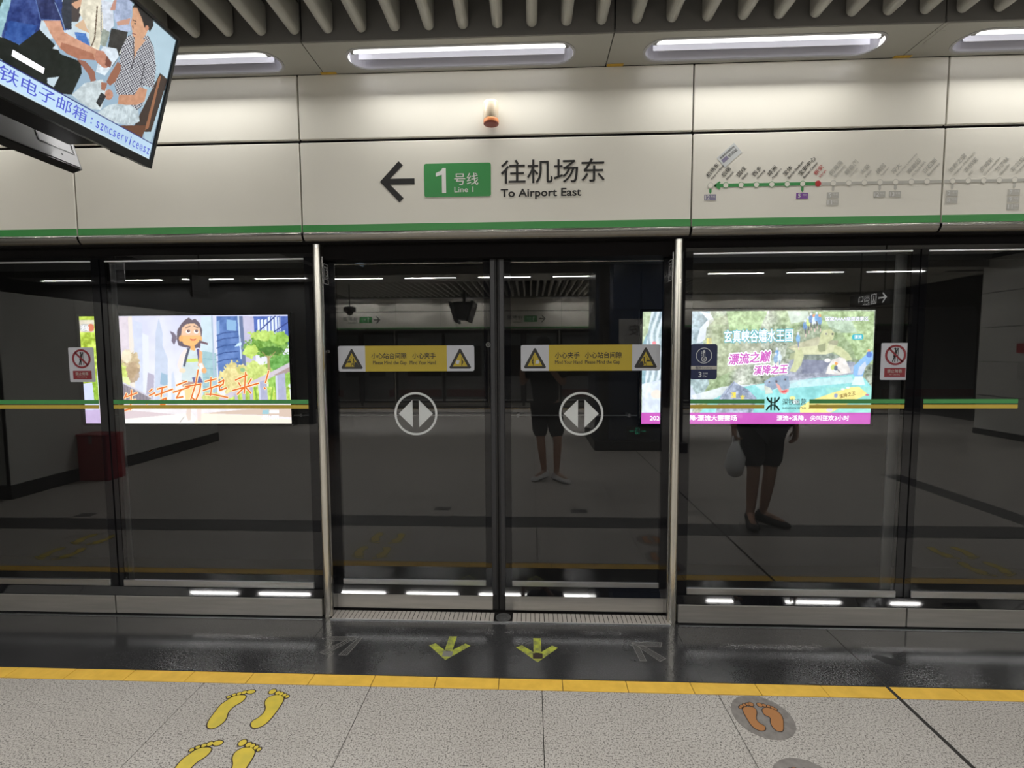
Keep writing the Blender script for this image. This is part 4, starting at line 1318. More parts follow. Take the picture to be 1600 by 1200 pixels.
# teal blocks beyond the runner
p.poly([(314, 494), (332, 494), (337, 640), (314, 640)], (200, 222, 228), 0.8, 6, 8)
p.poly([(316, 548), (338, 552), (340, 640), (318, 640)], (152, 190, 196), 0.85, 8, 7)
for y in (560, 575, 590, 604):
    p.line([(318, y), (338, y + 2)], 1.2, (120, 165, 178), 0.6)
p.line([(331, 494), (337, 640)], 2.4, (170, 188, 208))
# blue tower with curved floors
p.poly([(338, 494), (372, 494), (379, 560), (379, 600), (342, 610)], (96, 126, 184), 1, 16, 10)
p.poly([(354, 499), (369, 501), (369, 517), (354, 516)], (150, 190, 225), 0.9)
p.poly([(338, 503), (343, 500), (343, 522), (339, 524)], (150, 180, 220), 0.9)
for y in (521, 530, 541, 552, 563):
    p.line([(339, y + 3), (350, y - 1), (372, y - 3)], 1.5, (60, 84, 140), 0.9)
p.poly([(371, 494), (380, 494), (386, 575), (379, 575)], (110, 124, 160))
p.poly([(379, 494), (397, 494), (400, 560), (392, 600), (386, 590)], (196, 192, 216), 1, 6, 8)
p.line([(372, 494), (377, 560)], 2.2, (205, 222, 244))
p.poly([(372, 536), (378, 535), (377, 540), (366, 542)], (205, 232, 250))
# glass front top right
p.poly([(396, 494), (451, 494), (453, 540), (398, 528)], (86, 110, 182), 1, 10, 8)
for k in range(7):
    a = 402 + 5.4 * k
    p.poly([(a, 500 - (k > 2) * 4), (a + 3.6, 498 - (k > 2) * 4), (a + 4.6, 522 - k), (a + 1, 524 - k)], (226, 234, 250))
for k in range(3):
    p.poly([(428 + 6 * k, 520 - k), (433 + 6 * k, 518 - k), (434 + 6 * k, 527), (429 + 6 * k, 528)], (222, 232, 250))
p.line([(404, 518), (430, 494)], 1.8, (52, 66, 130)); p.line([(426, 520), (452, 502)], 1.6, (52, 66, 130)); p.line([(437, 494), (437, 520)], 1.2, (70, 86, 150))
# trees and bushes
def blob(cx, cy, rx, ry, col, n=26, sc=5.0, rough=0.45, al=1.0):
    p.ell(cx, cy, rx, ry, col, al, n, sc, rough)
blob(203, 570, 15, 22, (206, 186, 150), 20); blob(197, 556, 8, 10, (236, 224, 196), 12); blob(207, 582, 10, 16, (178, 152, 122), 14, al=0.8)
blob(189, 584, 11, 16, (206, 222, 120), 22); blob(196, 598, 8, 10, (226, 236, 170), 16)
blob(435, 585, 24, 28, (150, 196, 92), 30); blob(396, 590, 22, 26, (206, 222, 130), 26); blob(440, 566, 20, 16, (110, 168, 84), 28)
blob(418, 540, 35, 17, (118, 164, 74), 34, 4.0); blob(392, 549, 13, 10, (196, 222, 116), 18); blob(410, 524, 22, 8, (186, 214, 110), 22, 4.0); blob(437, 528, 15, 10, (156, 198, 92), 24)
blob(424, 548, 18, 7, (72, 116, 54), 16, 4.0, al=0.8)
p.poly([(417, 556), (421, 556), (423, 582), (418, 582)], (176, 160, 110))
p.line([(419, 560), (410, 550)], 1.2, (170, 150, 100)); p.line([(420, 560), (430, 550)], 1.2, (170, 150, 100))
blob(364, 592, 21, 27, (228, 214, 150), 22, 4.5); blob(378, 578, 8, 7, (210, 206, 130), 16); blob(379, 578, 4, 3, (150, 190, 140), 6)
p.poly([(378, 604), (452, 604), (454, 626), (350, 626)], (180, 208, 96), 1, 36, 5.0)
for k in range(12):
    a = 392 + k * 5.2
    p.line([(a, 626), (a + 3 - (k % 3) * 4, 598 + (k % 4) * 4)], 2.0, (206, 226, 96) if k % 2 else (120, 172, 62), 0.9)
blob(330, 621, 16, 8, (200, 206, 120), 20)
# fence, left
p.poly([(190, 597), (236, 621), (236, 627), (190, 627)], (150, 142, 150), 1, 8, 5)
for k in range(8):
    p.line([(194 + 5 * k, 600 + 2.6 * k), (194 + 5 * k, 626)], 1.0, (112, 106, 122), 0.8)
p.line([(188, 596), (238, 622)], 2.4, (206, 204, 216))
# railing, right
p.poly([(342, 626), (342, 622), (388, 598), (420, 583), (453, 566), (454, 573), (424, 590), (392, 607), (352, 626)], (206, 196, 206), 1, 6, 7)
p.poly([(428, 586), (453, 573), (454, 580), (440, 587)], (170, 150, 146))
for a, b in ((403, 13), (430, 15)):
    p.poly([(a, 598 - (a - 403) * 0.4), (a + b, 593 - (a - 403) * 0.4), (a + b + 3, 626), (a + 2, 626)], (176, 178, 204), 1, 6, 6)
    p.poly([(a, 598 - (a - 403) * 0.4), (a + 3, 597 - (a - 403) * 0.4), (a + 5, 626), (a + 2, 626)], (206, 210, 230))
for a in (366, 378, 390):
    p.poly([(a, 616 - (a - 366) * 0.4), (a + 5, 614 - (a - 366) * 0.4), (a + 6, 626), (a + 1, 626)], (186, 182, 200))
# the path
p.poly([(120, 626), (460, 626), (460, 664), (120, 664)], (236, 230, 232), 1, 6, 12)
p.poly([(190, 640), (280, 648), (290, 652), (190, 656)], (214, 196, 200), 0.9)
p.poly([(190, 655), (300, 645), (316, 664), (190, 664)], (240, 236, 232))
p.poly([(316, 646), (380, 640), (456, 636), (456, 652), (400, 648)], (212, 188, 170), 0.9)
p.poly([(316, 646), (400, 649), (456, 656), (456, 664), (300, 664)], (244, 234, 218))
p.line([(281, 660), (288, 651)], 0.9, (176, 166, 160))
p.poly([(190, 626), (280, 626), (276, 634), (190, 632)], (208, 200, 212), 0.8)
# strip beyond the mullion
p.poly([(120, 494), (150, 494), (152, 600), (120, 600)], (182, 206, 74), 1, 44, 5.5)
p.poly([(120, 500), (147, 500), (147, 519), (122, 519)], (214, 206, 186), 1, 20, 6)
p.ell(132, 512, 8, 6, (186, 186, 184)); p.ell(142, 512, 5, 6, (216, 120, 90))
p.poly([(129, 600), (153, 596), (155, 642), (131, 642)], (206, 214, 240), 1, 6, 8)
p.poly([(144, 596), (152, 590), (155, 630), (148, 630)], (150, 190, 60), 1, 30, 4)
p.poly([(131, 641), (156, 640), (158, 664), (132, 664)], (196, 176, 214), 1, 6, 8)
# the runner
HR, SK, SKL = (104, 92, 104), (246, 186, 120), (232, 210, 200)
p.poly([(265, 517), (272, 520), (276, 526), (275, 533), (272, 539), (268, 533), (269, 525)], (118, 108, 126))
p.poly([(313, 532), (325, 536), (325, 539), (313, 536)], (112, 88, 100))
p.poly([(307, 536), (313, 534), (313, 544), (306, 543)], HR)
p.poly([(279, 540), (276, 530), (277, 516), (284, 505), (289, 500), (295, 496), (300, 500), (305, 498), (312, 505), (316, 516), (314, 536), (308, 544), (296, 544), (286, 542)], HR)
p.poly([(287, 538), (282, 528), (285, 512), (292, 506), (304, 505), (312, 512), (314, 524), (311, 534), (303, 541), (297, 541)], SK)
p.poly([(284, 512), (292, 506), (304, 505), (312, 512), (314, 524), (283, 524)], (232, 196, 172), 0.8)
p.ell(282.5, 529, 3.2, 4.6, (240, 176, 110)); p.ell(314, 529, 1.8, 3.6, (240, 176, 110))
for ex in (294, 306.5):
    p.ell(ex, 518.2, 3.8, 3.0, (250, 250, 250)); p.ell(ex + 0.6, 517.2, 2.3, 2.3, (92, 58, 60)); p.ell(ex + 1, 516.6, 0.7, 0.7, (240, 240, 240))
p.line([(290, 512.5), (294, 510.6), (297, 509.6)], 1.0, (86, 66, 72)); p.line([(303, 509.4), (306, 510.6), (310, 512.5)], 1.0, (86, 66, 72))
p.poly([(296.5, 529), (302, 530.6), (307, 529), (304, 532.2), (299, 532.2)], (206, 78, 70))
p.poly([(298, 540), (304, 540), (306, 548), (297, 548)], (244, 180, 110))
p.poly([(289, 545), (296, 546), (303, 548), (311, 545), (314, 552), (312, 566), (312, 580), (316, 590), (300, 597), (284, 596), (284, 578), (288, 562)], (206, 220, 222), 1, 6, 8)
p.poly([(291, 561), (311, 560), (311, 565), (291, 566)], (206, 224, 110))
p.poly([(292, 544), (297, 544), (293, 558), (289, 573), (286, 572)], (86, 90, 108)); p.poly([(307, 545), (311, 545), (313, 566), (310, 566)], (92, 84, 136))
p.poly([(288, 546), (293, 546), (288, 560), (286, 566), (284, 578), (279, 576), (277, 570), (281, 556)], (240, 226, 220)); p.ell(285, 579, 5, 3.6, (240, 218, 190))
p.poly([(311, 546), (316, 550), (316, 566), (321, 576), (317, 581), (309, 571), (311, 560)], (240, 178, 130)); p.poly([(310, 568), (316, 567), (319, 575), (314, 579)], (242, 234, 230)); p.ell(319, 579, 4, 4.2, (248, 176, 120))
p.poly([(284, 594), (300, 597), (313, 588), (317, 598), (313, 604), (298, 606), (285, 604)], (186, 150, 140))
p.poly([(300, 590), (312, 588), (317, 596), (315, 606), (311, 598), (303, 598)], (104, 104, 150))
p.poly([(287, 602), (301, 604), (300, 626), (290, 626)], (250, 212, 150)); p.poly([(303, 604), (315, 600), (315, 626), (306, 626)], (244, 218, 200))
p.poly([(292, 634), (299, 634), (298, 656), (294, 657), (291, 648)], (226, 204, 190), 0.8); p.poly([(307, 634), (315, 634), (314, 659), (309, 657)], (236, 214, 206), 0.8)
# phone strip
p.poly([(410, 641), (420, 640), (420, 647), (410, 647)], (160, 200, 210)); p.poly([(421, 640.5), (436, 640.5), (436, 646), (421, 646)], (250, 250, 250))
p.build('poster', BAD, 'poster', t)
for o in t.children:
    if o.name.startswith('poster'):
        po = o
px2 = lambda x, y: ((lambda A: (A[0] / A[2], A[1] / A[2]))(np.linalg.inv(np.array(M_AD)) @ np.array([x, y, 1.0])))
def brush(w, strokes, wd):
    for s_ in strokes:
        w.stroke([px2(a, b) for a, b in s_], wd, BAD, w.dd)
# brush written slogan, orange with a pale edge
SLOGAN = [
    # 生
    [(198, 615), (195, 622)], [(198, 620), (214, 614)], [(206, 610), (204, 640)], [(199, 628), (212, 625)], [(193, 642), (206, 638)],
    # 活
    [(238, 608), (234, 612)], [(234, 618), (242, 614)], [(229, 631), (235, 626)], [(246, 608), (261, 604)], [(243, 618), (270, 608)], [(254, 606), (252, 620)], [(250, 626), (260, 622), (258, 632), (251, 632)],
    # 动
    [(276, 602), (292, 596)], [(271, 613), (296, 605)], [(283, 609), (276, 622), (286, 620)], [(290, 604), (314, 600), (312, 612), (306, 626), (301, 622)], [(310, 578), (306, 600), (298, 626)],
    # 起
    [(321, 596), (338, 592)], [(330, 590), (329, 606)], [(318, 610), (342, 602)], [(331, 606), (329, 618)], [(322, 616), (332, 616), (356, 621)], [(342, 598), (350, 594), (349, 600), (343, 604), (344, 610), (354, 606)],
    # 来
    [(368, 594), (386, 586)], [(364, 610), (404, 599)], [(384, 582), (382, 614)], [(373, 598), (376, 603)], [(393, 592), (388, 600)], [(381, 606), (371, 616)], [(385, 606), (392, 614)],
    # !
    [(420, 580), (415, 598)], [(413.5, 606), (414.5, 607)]]
w = MB(); w.dd = 0.002; brush(w, SLOGAN, 0.036); obj('slogan_edge', w, 'lit_cream', po)
w = MB(); w.dd = 0.004; brush(w, SLOGAN, 0.019); obj('slogan', w, 'lit_orange', po)
w = MB()
a, b = px2(409, 656), px2(436, 648)
text(w, '-8351-8999', BAD, a[0], b[0], a[1], b[1], 0.003, bold=0.03); obj('lettering', w, 'lit_white', po)
w = MB()
a, b = px2(127, 517), px2(139, 508)
text(w, '活动', BAD, a[0], b[0], a[1], b[1], 0.003, bold=0.02); obj('lettering', w, 'lit_white', po)

# ---- right advert: canyon water park
x0, x1 = 1.432, 4.322
t = light_box(x0, x1, 'backlit waterpark advert with a giant turtle and magenta band, behind the right glass')
p = Print(M_AD, x0, x1, Z0, Z1, 600, 301)
n1, n2, n3 = p.noise(22, 5), p.noise(7, 4), p.noise(60, 3)
n4 = p.noise(3.0, 2)
base = np.array([150, 160, 140])[None, None] + (n1[..., None] - 0.5) * np.array([120, 110, 120]) + (n2[..., None] - 0.5) * 90 + (n4[..., None] - 0.5) * 70
grn = np.clip((n3 - 0.45) * 3, 0, 1)[..., None]
p.c = base * (1 - grn * 0.55) + np.array([150, 184, 112]) * grn * 0.55 + (n2[..., None] - 0.5) * 50 * grn
def veil(pts, col, al, n=0, sc=6):
    p.poly(pts, col, al, n, sc)
# waterfall cliffs at the left
p.poly([(1003, 486), (1110, 486), (1098, 530), (1108, 600), (1080, 645), (1003, 645)], (150, 176, 196), 0.75, 50, 5)
str_ = np.clip(np.abs(((p.X - 1006 + 6 * np.sin(p.Y / 16)) % 9) - 4.5) / 4.5, 0, 1)
m = p.mask([(1016, 486), (1040, 486), (1058, 560), (1062, 645), (1003, 645), (1010, 540)])
p.put(m & (str_ > 0.55), (222, 234, 250), 0.85)
p.put(m & (str_ < 0.2), (96, 128, 150), 0.5)
p.poly([(1003, 486), (1018, 486), (1012, 520), (1003, 540)], (176, 196, 140), 0.8, 40, 4)
p.poly([(1003, 540), (1011, 520), (1008, 600), (1003, 610)], (110, 160, 176), 0.8, 30, 5)
p.poly([(1003, 600), (1048, 590), (1078, 600), (1090, 620), (1080, 646), (1003, 646)], (214, 226, 244), 0.9, 24, 8)
p.ell(1026, 616, 9, 7, (240, 222, 200), 0.8); p.poly([(1038, 634), (1050, 628), (1078, 640), (1078, 646), (1040, 640)], (240, 226, 120), 0.9)
p.ell(1022, 536, 3, 3, (238, 110, 120))
p.poly([(1094, 486), (1110, 490), (1116, 500), (1104, 512), (1102, 530), (1094, 536), (1088, 536), (1094, 512), (1106, 500)], (222, 230, 240), 0.95, 14, 5)
p.poly([(1104, 528), (1112, 528), (1112, 538), (1104, 538)], (240, 220, 110))
# rock wall and vegetation in the middle
veil([(1108, 500), (1160, 486), (1190, 486), (1190, 560), (1120, 590), (1106, 560)], (160, 164, 130), 0.5, 60, 5)
veil([(1135, 486), (1200, 486), (1186, 516), (1140, 516)], (154, 196, 120), 0.7, 50, 4.5)
veil([(1270, 486), (1366, 486), (1364, 570), (1300, 548), (1284, 520)], (160, 194, 120), 0.75, 56, 5)
veil([(1286, 492), (1330, 500), (1340, 520), (1300, 520)], (176, 200, 190), 0.6, 40, 5)
veil([(1230, 486), (1262, 486), (1266, 500), (1236, 506)], (206, 222, 216), 0.7, 20, 6)
# grey boulder cave
p.poly([(1238, 560), (1256, 548), (1300, 552), (1336, 566), (1334, 588), (1300, 596), (1226, 602), (1222, 580)], (140, 146, 168), 0.95, 44, 6)
p.poly([(1252, 556), (1286, 552), (1300, 562), (1284, 582), (1254, 584)], (88, 94, 124), 0.6, 24, 6)
# mist
veil([(1080, 618), (1130, 604), (1180, 600), (1180, 616), (1090, 632)], (226, 234, 246), 0.8, 20, 8)
# pool
pool = [(1092, 646), (1110, 626), (1150, 606), (1200, 598), (1222, 604), (1260, 592), (1340, 584), (1352, 592), (1366, 610), (1366, 646)]
p.poly(pool, (120, 208, 208), 1, 22, 9)
p.poly([(1180, 602), (1240, 594), (1330, 588), (1336, 598), (1240, 606), (1190, 610)], (196, 232, 236), 0.8, 20, 6)
p.poly([(1290, 606), (1366, 604), (1366, 646), (1300, 646)], (132, 214, 198), 0.8, 16, 8)
# rock with yellow characters
p.poly([(1147, 596), (1156, 602), (1168, 608), (1182, 622), (1176, 646), (1118, 646), (1124, 622), (1136, 606)], (132, 146, 172), 1, 46, 5)
p.line([(1147, 597), (1136, 612), (1126, 630)], 1.2, (90, 100, 130), 0.8); p.line([(1156, 604), (1160, 618), (1176, 624)], 1.0, (90, 100, 130), 0.8)
# turtle
TG, TD = (190, 196, 140), (120, 128, 88)
p.poly([(1226, 560), (1232, 530), (1262, 508), (1284, 506), (1312, 516), (1330, 540), (1340, 566)], (112, 132, 92), 0.55, 50, 4)
p.poly([(1231, 543), (1246, 537), (1278, 526), (1286, 530), (1286, 548), (1262, 554), (1240, 548)], (178, 176, 140), 1, 18, 5)
p.poly([(1236, 544), (1276, 540), (1306, 534), (1308, 548), (1290, 554), (1256, 554)], (206, 208, 160), 1, 14, 5)
p.poly([(1293, 532), (1310, 532), (1308, 540), (1296, 538)], (150, 150, 116), 1, 12, 5)
p.poly([(1243, 546), (1252, 544), (1256, 556), (1252, 570), (1243, 582), (1234, 580), (1240, 566), (1241, 556)], TG, 1, 16, 4)
p.poly([(1236, 552), (1242, 550), (1240, 562), (1232, 562)], (150, 160, 116))
p.poly([(1304, 540), (1314, 542), (1326, 552), (1332, 562), (1322, 564), (1312, 556), (1302, 550)], TG, 1, 14, 4)
p.poly([(1282, 522), (1286, 516), (1298, 514), (1304, 520), (1302, 530), (1294, 534), (1292, 546), (1284, 551), (1276, 548), (1280, 536)], TG, 1, 14, 4)
p.poly([(1277, 540), (1290, 536), (1290, 549), (1280, 550)], TD, 0.8)
p.ell(1291, 521.5, 2.4, 1.9, (214, 214, 180)); p.ell(1291, 521.8, 1.2, 1.2, (64, 66, 60)); p.ell(1301, 522, 1.6, 1.6, (64, 66, 60))
# visitors on the shell
for k, (a, b, c1) in enumerate(((1258, 504, (86, 130, 190)), (1263, 499, (200, 220, 120)), (1267, 494, (70, 110, 170)), (1272, 496, (214, 226, 240)), (1276, 492, (90, 150, 210)), (1281, 496, (90, 140, 200)), (1247, 524, (110, 170, 220)), (1214, 548, (96, 150, 210)), (1218, 554, (206, 224, 240)), (1212, 556, (120, 160, 200)))):
    p.ell(a, b + 5, 3.4, 6.5, c1, 1, 20, 3); p.ell(a, b - 3, 2.0, 2.2, (232, 120, 70) if k in (3, 5) else (206, 216, 226))
    p.line([(a, b + 10), (a + 0.5, b + 18)], 1.6, (66, 62, 74) if k < 6 else (90, 110, 150)); p.line([(a + 1, b + 18), (a + 1, b + 22)], 1.4, (226, 190, 180))
# white bird slide
p.poly([(1290, 584), (1294, 572), (1300, 562), (1312, 558), (1320, 560), (1326, 572), (1330, 582), (1310, 586)], (226, 220, 214), 1, 22, 6)
p.ell(1293, 563, 5, 3.2, (236, 236, 230)); p.ell(1306.5, 568, 2.6, 2.4, (240, 140, 60)); p.ell(1303, 574, 5, 4.4, (190, 206, 90)); p.ell(1306, 575, 3.0, 3.8, (64, 80, 110)); p.line([(1302, 578), (1308, 582)], 1.8, (230, 236, 240)); p.line([(1309, 578), (1312, 581)], 1.5, (60, 64, 76))
# blue slide
p.poly([(1333, 585), (1334, 572), (1344, 562), (1356, 552), (1364, 548), (1364, 562), (1352, 574), (1348, 588), (1338, 590)], (116, 172, 230), 1, 10, 6)
p.poly([(1340, 586), (1342, 574), (1352, 564), (1354, 572), (1346, 586)], (196, 206, 226), 0.9, 10, 5); p.ell(1358, 554, 4.4, 4.6, (60, 100, 190)); p.ell(1357.5, 547.5, 2.0, 2.0, (236, 150, 90))
p.poly([(1336, 588), (1348, 588), (1352, 602), (1330, 602)], (222, 240, 240), 0.9, 12, 4)
# fish with an open mouth
p.poly([(1196, 606), (1194, 596), (1204, 590), (1222, 586), (1232, 588), (1234, 600), (1232, 612), (1214, 606), (1206, 610)], (126, 148, 176), 1, 22, 5)
p.poly([(1194, 602), (1204, 606), (1208, 614), (1196, 616)], (196, 204, 190), 1, 20, 4)
p.poly([(1212, 598), (1218, 602), (1222, 610), (1232, 607), (1233, 611), (1227, 616), (1219, 614), (1215, 607)], (226, 150, 140)); p.poly([(1220, 611), (1230, 609), (1229, 613), (1223, 614)], (214, 50, 60))
p.ell(1213, 596, 1.6, 2.0, (60, 50, 56)); p.ell(1227, 593, 1.3, 1.6, (60, 50, 56)); p.ell(1202, 597, 1.4, 1.4, (80, 70, 76))
p.ell(1238, 622, 4.5, 3.0, (240, 236, 130)); p.ell(1243, 628, 6, 3, (236, 240, 240), 0.8)
# yellow banner
p.poly([(1250, 646), (1250, 636), (1266, 626), (1300, 614), (1330, 605), (1342, 604), (1356, 616), (1330, 628), (1296, 646)], (246, 226, 120), 1, 12, 8)
p.ell(1306, 618, 3.0, 3.4, (120, 140, 180)); p.ell(1317, 608, 3, 1.6, (236, 240, 240)); p.ell(1325, 605.5, 3, 1.6, (236, 240, 240)); p.ell(1355, 617, 3, 1.4, (190, 80, 110))
p.line([(1264, 638), (1276, 632), (1290, 634)], 1.4, (150, 110, 60)); p.ell(1296, 641, 5, 3, (206, 206, 220))
p.c = 255 - (255 - p.c) * 0.78
p.poly([(1000, 645), (1370, 645), (1370, 666), (1000, 666)], (200, 92, 186), 1, 4, 20)
p.build('poster', BAD, 'poster', t)
for o in t.children:
    if o.name.startswith('poster'):
        po = o
def adtext(s_, xa, ya, xb, yb, d, m, bold=0.0, edge=None, em=None, rot=0.0, shear=0.0, nm='lettering'):
    a, b = px2(xa, yb), px2(xb, ya)
    if edge:
        w = MB(); text(w, s_, BAD, a[0], b[0], a[1], b[1], d, bold=edge, rot=rot, shear=shear, ref=bold); obj(nm + '_edge', w, em, po)
    w = MB(); text(w, s_, BAD, a[0], b[0], a[1], b[1], d + 0.002, bold=bold, rot=rot, shear=shear); return obj(nm, w, m, po)
adtext('玄真峡谷嬉水王国', 1131, 515, 1239, 536, 0.003, 'lit_white', 0.024, 0.075, 'lit_teal', rot=0.015)
adtext('漂流之巅', 1138, 553, 1205, 570.5, 0.004, 'lit_magenta', 0.026, 0.15, 'lit_white', rot=0.08, shear=0.2)
adtext('溪降之王', 1177, 571.5, 1231, 586, 0.008, 'lit_magenta', 0.026, 0.16, 'lit_white', rot=0.05, shear=0.2)
adtext('国家AAAA级旅游景区', 1289.5, 494.5, 1357, 501.5, 0.003, 'lit_white', 0.03, 0.07, 'lit_slate')
adtext('漂流', 1334, 523.5, 1346, 529.5, 0.006, 'lit_white', 0.02)
a, b = px2(1331, 531), px2(1349, 522)
obj('tag', MB().plate(rrect(a[0], b[0], a[1], b[1], 0.03), BAD, 0, 0.005), 'lit_teal', po)
adtext('漂', 1142, 613, 1150, 622, 0.003, 'lit_yellow', 0.03); adtext('玄', 1156, 617, 1164, 626, 0.003, 'lit_yellow', 0.03)
a, b = px2(1312, 623), px2(1338, 616.5)
w = MB(); text(w, '溪降之王', BAD, a[0], b[0], a[1], b[1], 0.003, bold=0.015, rot=0.25); obj('lettering', w, 'lit_brown', po)
adtext('2026年中国溪降·漂流大赛赛场', 1015, 648.5, 1151.5, 657.5, 0.003, 'lit_white', 0.026)
adtext('漂流+溪降，尖叫狂欢3小时', 1213, 649, 1326.5, 657.5, 0.003, 'lit_white', 0.022)

# ------------------------------------------------------------------ hanging screens
def screens(yy, real, label_a, label_b, flip=False):
    """a pair of screens hung back to back in a V; yy = y of the end nearer the doors"""
    L, H = 0.926, 0.531
    up = (0.28786568, 0.0, 0.95767079)
    # screen facing +x
    B = plane((-1.575, yy, 2.325), (0, 1, 0), up, (up[2], 0, -up[0]))
    t = empty('hanging_screen', (-1.575, yy - L / 2, 2.325), label=label_a, cat='screen')
    obj('bezel', MB().ring(rect(-L, 0, 0, H), rect(-L + 0.018, -0.011, 0.030, H - 0.012), B, -0.03, 0.006), 'plastic_black', t)
    obj('back_shell', MB().plate(rect(-L + 0.004, -0.004, 0.004, H - 0.004), B, -0.055, -0.006, back=True), 'plastic_black', t)
    obj('receiver', MB().plate(rrect(-0.165, -0.125, -0.006, 0.006, 0.004), B, -0.02, 0.004), 'plastic_black', t)
    if real:
        paint_tv(B, t, L, H)
    else:
        obj('panel', MB().plate(rect(-L + 0.018, -0.011, 0.030, H - 0.012), B, -0.002, 0.0), 'panel_alu', t)
        obj('seam', MB().plate(rect(-L + 0.018, -0.011, 0.23, 0.25), B, 0.0, 0.001), 'plastic_black', t)
    # screen facing -x, seen from its back
    up2 = (-up[0], 0.0, up[2])
    B2 = plane((-1.865, yy, 2.325), (0, 1, 0), up2, (up[2], 0, up[0]))      # n points to +x: its back
    t2 = empty('hanging_screen', (-1.865, yy - L / 2, 2.325), label=label_b, cat='screen')
    obj('bezel', MB().plate(rect(-L, 0, 0, H), B2, -0.045, -0.002, back=True), 'plastic_black', t2)
    bp = obj('back_panel', MB().plate(rect(-L + 0.01, -0.008, 0.006, H - 0.01), B2, -0.004, 0.0012), 'panel_alu', t2, label='bare metal back panel')
    obj('recess', MB().ring(rect(-0.16, -0.016, 0.055, 0.2), rect(-0.156, -0.020, 0.059, 0.196), B2, 0, 0.003), 'plastic_black', bp)
    obj('screw', MB().plate(circ(-0.075, 0.035, 0.003, 8), B2, 0.001, 0.003), 'plastic_black', bp)
    # housing between both
    t3 = empty('screen_housing', (-1.72, yy - L / 2, 2.39), label=('black screen housing and pole over the platform' if real else 'black screen housing across the hall, mirrored in the glass'), cat='housing')
    y0, y1 = yy - L + 0.04, yy - 0.075
    mb = MB()
    v = [(-1.845, y0, 2.395), (-1.635, y0, 2.395), (-1.50, y0, 2.82), (-1.94, y0, 2.82)]
    v += [(x, y1, z) for x, _, z in v]
    mb.add(v, [(0, 1, 2, 3), (7, 6, 5, 4), (0, 4, 5, 1), (1, 5, 6, 2), (2, 6, 7, 3), (3, 7, 4, 0)])
    obj('body', mb, 'plastic_black', t3)
    obj('pole', MB().tube([(-1.72, yy - L / 2, 2.82), (-1.72, yy - L / 2, 3.745)], 0.035, 14), 'plastic_black', t3, smooth=True)
    obj('flange', MB().lathe([(0.09, 0), (0.09, 0.012), (0.05, 0.03)], (-1.72, yy - L / 2, 2.815), 18), 'plastic_black', t3)

